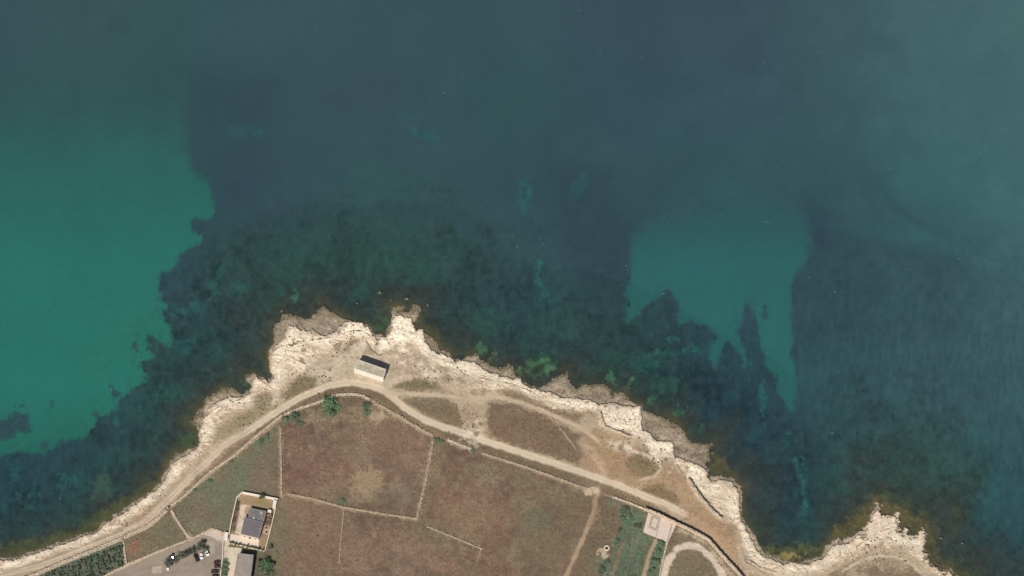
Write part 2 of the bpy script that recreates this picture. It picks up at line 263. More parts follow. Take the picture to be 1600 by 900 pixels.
def line(pts, width, col, soft=1.5, amp=2.0, k=1.0, c=None, rough=None, mott=.15, dz=0, widths=None):
    pad = width + soft + amp + 3
    w = win(pts, pad); d = segdist(pts, False, pad, w)
    m = ss(width / 2 - d + n8[w] * amp * 1.4 + n3[w] * amp, -soft, soft) * k
    over(C, w, m, lin(col) * (1 + mott * n8[w] + mott * n30[w])[..., None])
    if c is not None: cls[w] = np.where(m > .5 * max(k, .6), c, cls[w])
    if rough is not None: ROUGH[w] += m * (rough - ROUGH[w])
    if dz: DZ[w] += m * dz
SHRUB_TINT = [(515,636,13,14),(573,640,8,9),(462,652,12,6),(447,656,8,5),(535,784,6,4),(683,688,8,4),(404,692,14,5),(330,754,8,4),(304,767,7,4),(361,722,8,4),(738,704,7,3),(414,888,16,12),(350,890,5,12)]
# --- everything south of the coastal wall
WALLN = [(-60,915),(56,899),(100,879),(160,855),(200,838),(230,825),(246,813),(262,797),(290,775),(328,739),(367,713),(399,684),(441,650),(464,641),(500,629),(524,619),(548,617),(564,619),(578,626),(600,637),(626,651),(650,666),(677,682),(704,689),(739,703),(755,709),(800,723),(827,732),(867,746),(917,765),(960,778),(1008,796),(1052,817),(1080,830),(1106,845),(1130,872),(1154,898),(1180,930)]
area(WALLN + [(1180,1400),(-60,1400)], (124,104,84), 2, 3, c=CL['dry_field'], rough=.13, mott=(.35, .35), col2=(116,100,80))
area([(-5000,1200),(-400,990),(-60,930),(1180,930),(1500,930),(1700,1070),(6600,2850),(6600,5600),(-5200,5600)], (126,106,84), 10, 10, c=CL['dry_field'], rough=.13)
MOUND = [(1240,925),(1290,902),(1318,884),(1350,868),(1380,864),(1410,868),(1435,888),(1455,908),(1460,930)]
area(MOUND, (136,116,92), 3, 5, c=CL['scrubland'], rough=.15, col2=(170,146,118))
# left meadow
area([(271,793),(328,742),(399,688),(437,664),(438,768),(378,768),(366,780),(356,834),(330,828),(302,840)], (124,110,88), 3, 4, c=newcls('meadow'), rough=.12, col2=(112,108,84))
area([(330,770),(380,720),(430,700),(436,740),(400,765),(365,790),(350,825)], (104,112,82), 14, 14, .5)
area([(395,720),(436,690),(437,765),(385,765)], (128,100,84), 12, 12, .6)
area([(268,798),(300,840),(250,860),(198,880),(194,846),(235,826)], (130,114,88), 2, 3, c=newcls('meadow'), rough=.12, col2=(116,108,84))
area([(200,856),(206,848),(214,843),(220,848),(219,858),(208,863),(200,865)], (146,98,80), 3, 8, .8, mott=(.5, .3))
# olive grove ground
area([(56,900),(100,880),(160,857),(190,845),(195,880),(170,897),(120,925),(40,925)], (108,108,90), 2, 3, c=CL['garden_plot'], rough=.12, col2=(92,108,92))
# fields
area([(441,668),(470,652),(520,645),(580,632),(626,655),(674,684),(652,808),(443,770)], (126,98,82), 3, 5, c=newcls('dry_field'), rough=.13, col2=(132,106,86), mott=(.5, .4))
area(ell(572,755,26,24), (158,134,104), 7, 18, .9); area(ell(560,690,34,30), (134,110,86), 14, 20, .6); area(ell(620,690,40,38), (130,98,80), 14, 20, .5); area(ell(615,780,36,18), (118,106,88), 12, 16, .6); area(ell(530,780,30,14), (120,108,88), 12, 16, .5); area(ell(490,735,50,26), (130,92,80), 14, 20, .5)
area([(480,640),(570,630),(600,640),(620,655),(575,660),(500,660),(455,662)], (138,118,92), 5, 8, .9, mott=(.6, .4))
area(ell(590,652,16,7), (178,152,128), 3, 12, .8)
area([(428,790),(445,776),(536,794),(528,905),(420,905)], (132,106,84), 3, 5, c=newcls('dry_field'), rough=.13, col2=(126,98,80), mott=(.4, .4))
area([(540,797),(650,814),(740,905),(530,905)], (126,100,82), 3, 4, c=newcls('dry_field'), rough=.13, col2=(132,104,86), mott=(.45, .4))
area([(420,800),(446,780),(452,840),(440,905),(418,905)], (114,108,82), 8, 8, .7)
area([(680,688),(755,712),(827,735),(917,768),(922,790),(905,840),(880,905),(740,905),(660,825),(652,812)], (128,98,80), 3, 5, c=newcls('dry_field'), rough=.13, col2=(122,104,82), mott=(.5, .4))
area([(800,735),(915,770),(915,815),(890,870),(870,905),(820,905),(800,850)], (118,104,82), 14, 14, .7); area(ell(840,810,22,18), (104,106,82), 8, 14, .6); area(ell(735,800,50,40), (138,104,84), 18, 24, .5); area([(680,690),(700,694),(690,760),(660,812),(655,808)], (126,110,82), 6, 8, .7)
area([(650,815),(700,822),(690,850),(640,830)], (112,106,82), 10, 12, .6)
# east plots
area([(930,780),(958,783),(985,792),(970,905),(890,905),(916,838)], (122,98,80), 3, 4, c=newcls('dry_field'), rough=.13, col2=(112,98,76))
area([(985,790),(1010,800),(1004,834),(1044,848),(1030,905),(945,905),(960,850)], (108,104,80), 3, 5, c=CL['garden_plot'], rough=.14, col2=(100,108,84), mott=(.6, .4))
GR = (104,120,97)
for p, k in ((ell(957,784,13,4,.15), .9), ([(968,790),(988,795),(985,818),(970,822),(964,806)], .85), (ell(962,848,7,10), .8), ([(972,850),(1000,842),(996,905),(966,905)], .8), ([(1000,830),(1012,836),(996,880),(985,860)], .5), ([(1026,848),(1038,850),(1022,905),(1006,905)], .7), (ell(944,884,14,22), .75), (ell(975,880,8,20), .7)):
    area(p, GR, 5, 15, k * .9, mott=(.6, .3))
for q in range(6):
    x0 = 968 + q * 7; line([(x0 + 26, 832), (x0 + 12, 868), (x0, 906)], 2.6, (142,120,94) if q % 2 else (84,110,82), 1.5, 3, .6)
line([(978,900),(985,870),(990,835)], 3, (148,122,98), k=.5); line([(955,905),(966,870),(973,850)], 6, (146,118,92), k=.8); line([(1004,905),(1014,868),(1024,846)], 7, (172,148,116), k=.95, c=CL['footpath'])
line([(1000,905),(1010,868),(1020,846)], 2, (118,96,74), k=.7)
# the triangle with the pale arch
area([(1058,824),(1080,833),(1106,849),(1130,876),(1150,902),(1150,930),(1034,930),(1040,895)], (134,114,90), 2, 4, c=newcls('scrubland'), rough=.15, col2=(122,108,82))
line([(1036,905),(1040,888),(1047,871),(1060,857),(1080,852),(1098,858),(1112,873),(1130,898)], 10, (214,190,166), 2, 4, c=CL['footpath'], rough=.2); line([(1062,828),(1085,838),(1104,850),(1126,878),(1145,900)], 5, (196,172,144), 3, 6, .8)
area(ell(1085,885,30,16), (120,106,82), 3, 8, .9)
# verge between the track and the wall
VERGE = [(a, b) for a, b in TRACK[2:-2]] + [(1085,828)] + [(a, b) for a, b in WALLN[::-1] if 50 < a < 1082]
area(VERGE, (142,118,92), 2, 3, c=CL['verge'], rough=.12, mott=(.4, .3))
area([(860,738),(915,756),(990,780),(1060,812),(1100,838),(1085,830),(1045,806),(990,782),(930,762)], (120,96,74), 4, 4, .7)
line([(500,617),(520,610),(548,606),(575,611),(600,625),(640,648),(690,674),(760,701),(840,730),(905,752)], 7, (120,100,78), 2, 3, .75)
line([(320,744),(360,708),(400,678),(440,648)], 6, (132,110,86), 2, 2, .6)
# bare brown soil by the eastern track
area([(905,690),(930,668),(950,676),(985,688),(1010,703),(1030,722),(1055,726),(1074,752),(1094,784),(1124,814),(1146,822),(1152,842),(1154,876),(1160,900),(1140,880),(1108,846),(1060,806),(990,770),(930,745),(905,730)], (176,145,113), 4, 8, rough=.08, mott=(.2, .25), c=CL['bare_ground'])
area([(1070,800),(1124,816),(1140,836),(1145,868),(1120,856),(1100,838)], (176,142,108), 6, 6, .8)
area([(925,700),(960,695),(985,715),(965,740),(925,735)], (168,134,102), 8, 8, .6)
# grass islands among the tracks
for nm, p, c1, c2 in (('scrubland', [(613,604),(625,593),(650,589),(685,593),(697,604),(690,611),(640,610)], (140,122,92), (128,114,84)),
                  ('scrubland', [(622,622),(645,620),(700,622),(715,636),(722,652),(732,664),(718,672),(690,662),(655,646)], (132,112,86), (122,108,82)),
                  ('dry_field', [(762,628),(782,626),(809,632),(844,646),(880,662),(912,678),(908,696),(910,712),(902,728),(860,714),(800,697),(768,684),(760,660)], (134,110,88), (128,100,80)),
                  ('scrubland', ell(1004,727,28,20,.25), (146,122,92), (136,118,88)),
                  ('scrubland', [(998,768),(1010,758),(1030,756),(1052,772),(1062,784),(1046,786),(1020,778)], (142,116,90), (134,112,84)),
                  ('scrubland', [(447,612),(455,596),(470,586),(495,588),(516,592),(508,602),(485,610),(462,622),(444,630)], (142,124,94), (128,116,86)),
                  ('scrubland', [(536,570),(552,566),(554,580),(570,592),(600,602),(560,596),(530,592)], (156,136,106), (146,128,98)),
                  ('scrubland', [(700,676),(740,690),(780,702),(850,726),(905,746),(905,754),(850,740),(780,714),(720,694),(690,680)], (124,106,80), (118,100,76)),
                  ('scrubland', [(774,610),(800,608),(820,618),(850,634),(885,642),(912,648),(905,664),(880,654),(840,640),(800,624)], (156,130,102), (140,118,90)),
                  ('scrubland', [(338,670),(360,655),(395,640),(400,618),(420,612),(432,622),(420,645),(385,668),(355,684),(335,692)], (168,146,114), (150,132,102)),
                  ('scrubland', [(20,894),(100,866),(150,846),(190,828),(216,808),(250,786),(272,760),(290,744),(296,750),(260,778),(228,806),(186,832),(110,864),(40,892)], (164,140,110), (144,124,96))):
    area(p, c1, 5.5, 13, c=newcls(nm), rough=.15, col2=c2, mott=(.45, .3))
area(ell(735,650,14,20), (176,152,124), 4, 14, .9); area(ell(736,665,9,9), (196,174,146), 3, 10, .8); area(ell(925,640,30,8), (150,124,96), 5, 8, .5); area(ell(905,668,16,8), (196,170,138), 4, 8, .8)
# plaza round the hut and the lanes to the rock
area([(430,600),(470,572),(520,556),(560,535),(585,552),(615,545),(650,552),(670,575),(640,590),(612,600),(600,608),(560,594),(520,594),(470,584),(440,604)], (208,184,154), 4, 6, .9, rough=.1, mott=(.3, .2)); area([(612,548),(650,546),(690,575),(735,595),(700,600),(640,588),(605,590)], (196,170,142), 5, 10, .8, mott=(.5, .3))
line([(428,630),(434,610),(440,592),(448,575)], 9, (214,190,160), 2, 3, .9); line([(500,596),(516,580),(532,560),(560,540)], 12, (212,190,160), 4, 4, .8); line([(600,610),(615,596),(640,588)], 9, (212,186,156), 3, 4, .8); line([(690,600),(720,605),(740,622),(780,618)], 14, (202,176,146), 5, 6, .7)
for cx, cy, rx, ry in SHRUB_TINT: area(ell(cx, cy, rx, ry, -.3 if cx < 420 else 0), (98,112,84), 4, 14, .75)
# tracks
line(TRACK[:12], 12, (196,172,144), 3, 3, c=CL['dirt_track'], rough=.04, dz=-.06); line(TRACK[11:], 10.5, (212,188,158), 2.2, 2, c=CL['dirt_track'], rough=.04, dz=-.08)
line(TRACK[5:14], 18, (190,164,136), 5, 4, .5); line([(0,896),(60,879),(130,852),(190,829)], 3, (150,126,100), 2, 2, .8)
line(TRACK2, 6, (202,176,146), 2, 2, .95, c=CL['dirt_track'], rough=.04)
line([(859,652),(882,678),(900,702)], 2.2, (184,154,124), 1, 1, .8, c=CL['footpath']); line([(905,690),(925,705),(940,730),(950,750)], 9, (200,172,140), 5, 8, .6)
line([(980,700),(1010,712),(1030,722),(1034,732),(1022,744),(1000,750)], 4, (212,188,158), 2, 2, .8, c=CL['footpath']); line([(990,766),(1010,752),(1030,742)], 3, (206,180,148), 2, 2, .7)
line([(1070,804),(1100,826),(1125,850),(1148,884),(1175,905)], 12, (190,158,124), 6, 4, .7)
line([(932,768),(928,800),(915,832),(900,866),(884,902)], 6.5, (176,148,118), 2, 2.5, .95, c=CL['footpath'], rough=.05); line([(928,770),(932,800),(922,820)], 9, (150,122,98), 3, 4, .6); area(ell(925,768,12,6), (204,176,146), 3, 6, .9)
line([(1318,892),(1345,876),(1375,868),(1405,870),(1428,884),(1445,902)], 5, (202,180,150), 2, 2, .95, c=CL['footpath'], rough=.05)
line([(1160,892),(1178,894),(1200,900),(1240,906)], 5, (200,176,146), 2, 3, .8); line([(1156,828),(1158,850),(1166,876),(1196,896)], 4, (150,126,98), 2, 3, .8)
for off in (-2.3, 2.3):
    q = [(x + off * .35, y + off) for x, y in TRACK]
    line(q, 2.2, (224,200,170), 1.2, 2, .55)
line(TRACK, 1.4, (178,154,124), 1.2, 2.5, .35)
for p in ([(430,595),(452,560),(500,540),(560,520),(590,545),(600,560),(560,548),(520,560),(470,580)], [(600,552),(650,535),(690,560),(750,590),(780,606),(740,606),(690,600),(640,585)], [(985,700),(1010,695),(1035,720),(1060,735),(1050,745),(1020,715)], [(725,645),(748,645),(752,690),(722,690)], [(940,690),(985,690),(1005,705),(980,712)]):
    d, w = sdf(p, 20); over(C, w, ss(d, -8, 8) * ss(n8[w] + .8 * n3[w] + .5 * n30[w], .02, .22) * .85, lin((232,210,182)))
worn = ss(fbm(PXC / 24, PYC / 18, 4, 81) - .5 + .6 * n8, .13, .3) * np.isin(cls, [k for k, v in list(EXTRA.items()) + [(b, a) for a, b in CL.items()] if v in ('dry_field', 'meadow', 'scrubland', 'verge')])
C += (.22 * worn)[..., None] * (lin((158,136,108)) - C)
bare = (cls == CL['bare_ground']) & (GY < 840)
C += (.55 * bare * ss(fbm(PXC / 13, PYC / 13, 4, 83) - .5 + .3 * n3, .06, .25))[..., None] * (lin((150,126,98)) - C)
# white limestone, grey shelf
wht = ss(wh, -4.0, 8.0); pal = np.empty(C.shape); pal[:] = lin((248,231,207))
tanm = ss(n30 + .8 * n8 + .35 * n90, 0.0, .26) * .75
tanm = np.maximum(tanm, .85 * ss(inland + 22 * n8 + 16 * n3 + 22 * n30, 5, 26))
tanm = np.maximum(tanm, ss(PXC, 1105, 1125) * (1 - ss(PXC, 1160, 1175)) * ss(-PYC, -830, -740) * .5)
bright = np.zeros_like(n8)
for cx, cy, rx, ry, k in ((632,518,30,34,1), (655,535,16,16,.9), (600,535,18,14,.8), (555,512,44,13,.9), (500,528,30,10,.6), (452,545,28,26,.7), (470,562,40,18,.5), (720,580,60,14,.6), (820,603,50,12,.7), (900,630,40,12,.8), (975,655,36,26,.85), (1032,702,26,16,.9), (1088,745,20,20,.8), (1125,775,34,30,.35), (1385,838,40,26,.5), (330,665,24,40,.4), (120,852,120,16,.5), (290,720,26,40,.5)):
    bright = np.maximum(bright, k * ss(-np.hypot((GX - cx) / rx, (GY - cy) / ry) + .9 * n8 + .5 * n30, -1.15, -.55))
tanm = tanm * (1 - .85 * bright)
pal += tanm[..., None] * (lin((212,184,154)) - pal)
pk = ss(ridge2 + ridge * .5, 1.1, 1.45) * ss(n30 + n90, -.2, .2)
bed_ = fbm((PXC + PYC * .5) / 26 + n30 * 2, (PYC - PXC * .25) / 5, 3, 71) - .5
pal *= (1 + .46 * n8 + .26 * n3 + .30 * n30 + .35 * bed_ - .12 * pk)[..., None] * np.array([.97, .935, .87]) * (1 + .25 * n30[..., None] * np.array([-.1, .05, .3]))
brown_spots = ss(n3 + .4 * n8, .16, .27) * .6
pal += brown_spots[..., None] * (lin((150,122,98)) - pal)
rich = ss(PXC, 420, 440) * (1 - ss(PXC, 665, 690)) * (1 - ss(PYC, 545, 560))
pal *= (1 + rich * .10)[..., None] * np.where(rich[..., None] > .5, np.array([1, 1, 1.0]), 1.0)
leftstain = (1 - ss(PXC, 390, 420)) * ss(n8 + n3, .02, .3) * .6
pal += leftstain[..., None] * (lin((176,140,122)) - pal)
pal *= (1 + .10 * bright)[..., None]
wht = np.maximum(wht, .75 * bright * (hi > 3) * ss(n8 + n3 + .25, .1, .4) * (GY < 620))
C += wht[..., None] * (pal - C)
cls = np.where(wht > .5, CL['rocky_shore'], cls)
ROUGH += wht * (.15 - ROUGH)
crack = (1 - ss(np.abs(2 * fbm(PXC / 19, PYC / 15, 3, 51) - 1), 0.0, .055)) * wht * ss(n90 + n30 * .6, -.16, .1)
DZ -= (.5 * crack).astype(np.float32)
C *= (1 - .20 * crack)[..., None]
shelf = ss(-hi, -1.2, 1.2) * (1 - wht * .5)
cg = np.empty(C.shape); cg[:] = lin((150,132,110)); cg *= (1 + .9 * n8 + .7 * n3 + .7 * n30)[..., None]
q = (1 - ss(sh + 10 * n8 + 6 * n3, 1, 15))[..., None] * .75; cg = cg * (1 - q) + lin((138,126,96)) * (1 + .9 * n8 + .6 * n3)[..., None] * q
cg *= (1 - .38 * ss(ridge + .6 * n30, .80, 1.0))[..., None]; cg += (.5 * ss(n30 + .6 * n8, .06, .3))[..., None] * (lin((178,158,134)) - cg)
wet = .85 * ss(-sh + 4 * n8, -9, 0)[..., None]; cg = cg * (1 - wet) + lin((98,88,66)) * wet
nr = .6 * ss(hi + 8 * n8, -9, 0)[..., None]; cg = cg * (1 - nr) + lin((186,166,142)) * (1 + .6 * n8 + .5 * n3)[..., None] * nr
C += shelf[..., None] * (cg - C)
cls = np.where((shelf > .5), CL['rock_shelf'], cls)
ROUGH += shelf * (.22 - ROUGH)
for p in ([(428,547),(440,541),(455,537),(466,534),(482,531),(500,529),(514,526)], [(528,522),(548,517),(566,516),(580,524),(588,536),(590,544)], [(400,586),(408,596),(418,600),(426,606),(430,614)], [(570,532),(580,546),(592,553),(606,550)], [(700,560),(712,570),(727,584)], [(745,588),(775,594),(800,600),(830,611),(850,622)], [(666,536),(676,545),(690,553)], [(940,645),(941,660),(945,667),(962,674),(980,683)], [(460,560),(472,566),(478,568)], [(456,528),(460,538),(466,536)], [(310,660),(320,652),(334,640),(352,630),(376,624)], [(1058,726),(1066,736),(1074,748)], [(1340,850),(1360,838),(1384,826),(1404,822)]):
    line([(x + RNG.normal(0, .8), y + RNG.normal(0, .8)) for x, y in p], .9, (112,88,66), .9, 2.6, .75, dz=-.55)
for p in ([(332,650),(350,640),(372,630)], [(380,634),(396,626)], [(440,512),(452,520)], [(620,510),(640,530),(655,545)], [(1100,735),(1108,752),(1104,768)], [(1380,820),(1384,845)], [(1420,838),(1428,862)]):
    line(p, 2.5, (196,164,138), 2.5, 8, .5)
area([(1300,846),(1330,832),(1352,815),(1366,796),(1384,786),(1404,800),(1420,820),(1440,826),(1450,850),(1440,862),(1400,840),(1370,836),(1330,850)], (222,200,174), 6, 16, .5, mott=(.6, .3))
# grey weathered tops inside the white zone
for p, k in ((ell(505,508,34,17), .75), (ell(440,520,10,14), .6), (ell(965,634,26,7,.2), .5), (ell(1040,672,30,12,.5), .3), (ell(885,598,18,11), .5), (ell(1140,756,14,9), .4)):
    area(p, (160,140,118), 6, 10, k, mott=(.5, .3))
for x, y, r in ((474.5,547,4.3),(472,563,4),(917,629,2.2),(946,634,1.6),(965,637,3),(974.5,642,1.6),(964,651,1.6),(527,541,6),(549,535,5),(556,533,3),(642,518,2.2),(612,529,2),(608,536,2),(456,540,2.2),(470,520,2),(541,509,2.5),(529,519,3),(446,515,2.4),(1073,731,2),(1095,748,2.6),(1041,717,4),(1104,763,1.6),(1148,786,1.6),(740,664,3),(752,662,3),(744,678,4),(970,699,4),(975,711,2.5)):
    area(ell(x, y, r, r * .85, x), (118,98,76), 1.4, 6.0, .75, mott=(.8, .2), dz=-.3)
# car park, terraces, lawn
area([(165,902),(200,884),(250,863),(300,845),(330,829),(352,836),(355,850),(351,905),(340,930),(120,930)], (158,140,122), 1.5, 2, c=CL['car_park'], rough=.03, mott=(.12, .22))
for q in ([(210,893),(240,884),(300,880),(330,872),(345,850)], [(220,900),(260,895),(310,893),(332,880)], [(320,905),(325,880),(318,878)]): line(q, 5, (142,125,110), 3, 4, .4)
for q in range(26): area(ell(RNG.uniform(205,340), RNG.uniform(868,905), RNG.uniform(1,3), RNG.uniform(1,2.5)), (128,112,98), 1, 4, RNG.uniform(.2, .5))
area([(238,886),(253,884),(254,896),(238,896)], (190,168,148), 1, 1, .9); area(ell(328,858,8,12), (182,164,140), 3, 5, .7); area([(318,832),(335,830),(350,836),(352,848),(338,842)], (206,182,160), 2, 6, .85, mott=(.5, .2))
line([(170,897),(250,861),(300,842),(330,827)], 3, (200,176,150), 1, 1, .9)
area([(371,777),(380,769),(433,779),(426,812),(415,860),(358,846),(359,833)], (150,124,96), 1, 1, c=CL['lawn'], rough=.05, mott=(.3, .3)); area([(372,779),(380,771),(430,781),(427,796),(390,790),(374,790)], (152,128,98), 1.5, 3, 1, rough=.05); area(ell(410,785,12,5,.15), (144,130,84), 4, 6, .9)
area([(368,786),(374,786),(372,800),(366,830),(360,830)], (122,92,72), 1.5, 3, .9, mott=(.6, .2))
area([(376,788),(391,790),(384,808),(377,836),(367,833)], (214,188,162), 1, 1, c=CL['terrace'], rough=.02, mott=(.6, .2)); area(ell(386,799,4,8,.2), (150,122,104), 1, 6, .7); area(ell(371,812,2,16,.2), (128,98,78), 1, 4, .5)
area([(360,834),(378,837),(405,842),(404,855),(359,846)], (228,204,182), .8, .6, c=newcls('terrace'), rough=.02, mott=(.12, .1)); area([(413,820),(423,821),(421,836),(411,834)], (190,156,134), 1, 3, .9, mott=(.5, .1)); area([(406,842),(416,838),(414,858),(405,855)], (160,134,98), 1, 2, .9)
area([(357,847),(414,859),(414,865),(357,853)], (112,104,72), 1.2, 2, .95)
area([(358,855),(379,857),(378,866),(371,868),(366,905),(355,905),(358,880),(352,872)], (216,194,168), .8, .8, c=newcls('terrace'), rough=.02, mott=(.3, .1)); area([(350,870),(357,872),(355,905),(345,905)], (98,104,74), 1.5, 2, .9); area([(378,858),(414,864),(412,905),(394,905)], (106,100,80), 1.5, 2, .8)
area([(352,838),(358,838),(357,870),(349,872)], (220,198,172), 1, 1.5, .8)
line([(268,799),(280,818),(292,836),(300,842)], 4, (194,172,146), 1.2, 1.5, .9, c=CL['footpath']); area([(290,834),(297,833),(305,842),(292,845)], (194,170,144), 1.2, 1.5, .9)
line([(194,845),(196,880)], 3, (178,158,132), 1, 1, .8)
# pad base, platform surroundings
line([(1048,822),(1042,850),(1030,905)], 3, (196,174,148), 1, 1, .8)
line([(537,795),(534,830),(530,880)], 1.6, (160,134,106), 1, 1.5, .8); line([(668,823),(700,836),(753,858)], 2, (168,140,114), 1, 1.5, .8); line([(751,860),(743,885)], 1.5, (168,142,110), 1, 2, .6)
# rubble strips beside the walls
line([(582,628),(626,653),(650,668),(674,682)], 6, (176,152,126), 2, 5, .8, rough=.25); line([(700,690),(738,704)], 6, (168,146,120), 2, 5, .7); line([(755,710),(800,724),(827,733),(867,748),(915,765)], 4, (172,146,120), 2, 3, .7); line([(268,791),(328,740),(399,685),(441,652)], 6, (176,152,124), 2, 3, .7); line([(677,684),(670,730),(651,812)], 5, (166,142,118), 2, 3, .7); line([(443,772),(536,793),(650,812)], 4, (160,134,108), 2, 4, .7); line([(438,668),(440,775)], 5, (180,154,126), 2, 2, .6)
for x0, y0, r in ((738,690,7),(718,688,4),(745,697,5),(940,862,8),(945,868,6)): area(ell(x0, y0, r, r * .6), (186,164,140), 1.5, 8, .8, rough=.2)
# small spots: tussocks and loose stones all over the dry ground
spots = ss(fbm(PXC / 2.2, PYC / 2.2, 2, 31) - .5 + .3 * n30, .20, .32) * np.isin(cls, [k for k, v in list(EXTRA.items()) + [(b, a) for a, b in CL.items()] if v in ('dry_field', 'scrubland', 'meadow', 'verge', 'bare_ground')])
C *= (1 - .30 * spots)[..., None]
lights = ss(fbm(PXC / 2.0, PYC / 2.0, 2, 37) - .5, .25, .36) * np.isin(cls, [k for k, v in list(EXTRA.items()) if v in ('dry_field', 'scrubland', 'meadow')])
C += (.35 * lights)[..., None] * (lin((178,152,124)) - C)
dryf = np.isin(cls, [k for k, v in EXTRA.items() if v in ('dry_field',)] + [CL['dry_field']])
C = np.where(dryf[..., None], (.74 * C + .26 * (C.mean(-1, keepdims=True) / lin((127,105,87)).mean()) * lin((127,105,87))) * np.array([1.02, 1.03, .99]), C)
LAND_ALB = np.clip(C / ILLUM, .01, .84)

# ---------------------------------------------------------------- heights and the meshes
sea = sh < 0
cls = np.where(sea, CL['seabed'], cls)
zb = np.where(sea, -(0.25 + 0.055 * np.clip(sh_d, 0, 160)), .12 + .25 * ss(sh, 0, 3))
zb = zb + np.where(sea, 0, 1.25 * ss(hi, -.8, 1.0) + .9 * ss(hi, 0, 50) + .9 * ss(hi, 20, 90))
rk = (cls == CL['rocky_shore']) | (cls == CL['rock_shelf'])
fine = DZ + ROUGH * (np.where(rk, (ridge - .6) * .9 + n3 * 1.0 + (ridge2 - .6) * .3 + 2.2 * n8 + 2.4 * (fbm((PXC + PYC * .5) / 26 + n30 * 2, (PYC - PXC * .25) / 5, 3, 71) - .5), (ridge - .6) * 1.5 + n3 * 1.6 + (ridge2 - .6) * .7))
fine = fine + np.where(cls == CL['rocky_shore'], np.floor((n30 + n8 * .5 + .6) * 7) * .10 - .3, 0)
fine = np.where(sea, n8 * (.06 + .4 * near), fine)
fine = np.where(~sea, np.maximum(fine, .10 - zb), np.minimum(fine, -.12 - zb))
zs = zb.astype(np.float64)
WX, WY = unproj(GX, GY, zs)
WZ = zs + fine
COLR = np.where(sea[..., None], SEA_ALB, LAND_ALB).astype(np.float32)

def H(px, py):
    i = np.clip(np.searchsorted(gx, px), 1, NX - 1); j = np.clip(np.searchsorted(gy, py), 1, NY - 1)
    return float(zs[j, i])
def at(px, py, dz=0.0):
    z = H(px, py); x, y = unproj(px, py, z)
    return float(x), float(y), z + dz

# ---------------------------------------------------------------- materials
def mat(name, rgb=None, rough=.9, var=.25, scale=3.0, attr=None, spec=.2, metallic=0, island=0.0, bump=0.0, fine=None):
    m = bpy.data.materials.new(name); m.use_nodes = True
    n = m.node_tree; L = n.links; b = n.nodes['Principled BSDF']
    b.inputs['Roughness'].default_value = rough; b.inputs['Specular IOR Level'].default_value = spec; b.inputs['Metallic'].default_value = metallic
    tc = n.nodes.new('ShaderNodeTexCoord')
    nz = n.nodes.new('ShaderNodeTexNoise'); nz.inputs['Scale'].default_value = scale; nz.inputs['Detail'].default_value = 4
    L.new(tc.outputs['Object'], nz.inputs['Vector'])
    mr = n.nodes.new('ShaderNodeMapRange'); mr.inputs[1].default_value = .25; mr.inputs[2].default_value = .75
    mr.inputs[3].default_value = 1 - var; mr.inputs[4].default_value = 1 + var
    L.new(nz.outputs[0], mr.inputs[0])
    fac = mr.outputs[0]
    if island:
        g = n.nodes.new('ShaderNodeNewGeometry'); mi = n.nodes.new('ShaderNodeMapRange')
        mi.inputs[3].default_value = 1 - island; mi.inputs[4].default_value = 1 + island
        L.new(g.outputs['Random Per Island'], mi.inputs[0])
        mu = n.nodes.new('ShaderNodeMath'); mu.operation = 'MULTIPLY'; L.new(fac, mu.inputs[0]); L.new(mi.outputs[0], mu.inputs[1]); fac = mu.outputs[0]
    vm = n.nodes.new('ShaderNodeVectorMath'); vm.operation = 'SCALE'
    if attr:
        a = n.nodes.new('ShaderNodeAttribute'); a.attribute_name = attr; L.new(a.outputs['Color'], vm.inputs[0])
    else: vm.inputs[0].default_value = tuple(rgb)
    L.new(fac, vm.inputs['Scale']); L.new(vm.outputs[0], b.inputs['Base Color'])
    if bump:
        bp = n.nodes.new('ShaderNodeBump'); bp.inputs['Strength'].default_value = bump; bp.inputs['Distance'].default_value = .2
        L.new(nz.outputs[0], bp.inputs['Height']); L.new(bp.outputs[0], b.inputs['Normal'])
    return m
M = {}
M['land'] = mat('ground', attr='Col', rough=.95, var=.16, scale=1.6, bump=.5)
M['rock'] = mat('limestone', attr='Col', rough=.92, var=.16, scale=1.4, bump=.7)
M['bed'] = mat('sea_floor', attr='Col', rough=1, var=.05, scale=.5)
M['smooth'] = mat('packed_surface', attr='Col', rough=.9, var=.07, scale=1.2, bump=.1)
M['stone'] = mat('dry_stone', alb((204,182,156)), var=.2, scale=2, island=.4)
M['stone_field'] = mat('lichen_stone', alb((180,156,130)), var=.25, scale=2, island=.45)
M['stone_grey'] = mat('grey_stone', alb((172,150,126)), var=.2, scale=2, island=.3)
M['plaster'] = mat('whitewash', alb((238,222,202)), var=.08, scale=.8)
M['cream'] = mat('cream_plaster', alb((216,194,168)), var=.1, scale=.8)
M['hutwall'] = mat('old_limewash', alb((232,218,200)), var=.18, scale=.5)
M['hutroof'] = mat('grey_roofing', alb((188,172,147)), var=.32, scale=.4)
M['hutcap'] = mat('roof_edge_stone', alb((206,192,176)), var=.15, scale=1)
M['dark_roof'] = mat('dark_roof_membrane', alb((120,109,109)), var=.14, scale=.4, rough=.7)
M['dark_roof2'] = mat('slate_roof_membrane', alb((122,119,112)), var=.2, scale=.4, rough=.7)
M['edge'] = mat('roof_flashing', alb((150,142,140)), var=.1)
M['grey_roof'] = mat('concrete_roof', alb((158,143,130)), var=.18, scale=.3)
M['wet_stone'] = mat('wet_rock', alb((124,112,92)), var=.3, scale=1.5)
M['concrete'] = mat('concrete', alb((218,194,174)), var=.10, scale=.6)
M['concrete_grey'] = mat('weathered_concrete', alb((176,158,138)), var=.25, scale=.9)
M['dark'] = mat('dark_timber', (.05, .042, .04), var=.2)
M['glass'] = mat('dark_glass', (.02, .025, .03), rough=.08, var=.02, spec=.6)
M['rubber'] = mat('tyre_rubber', (.015, .015, .015), rough=.8, var=.1)
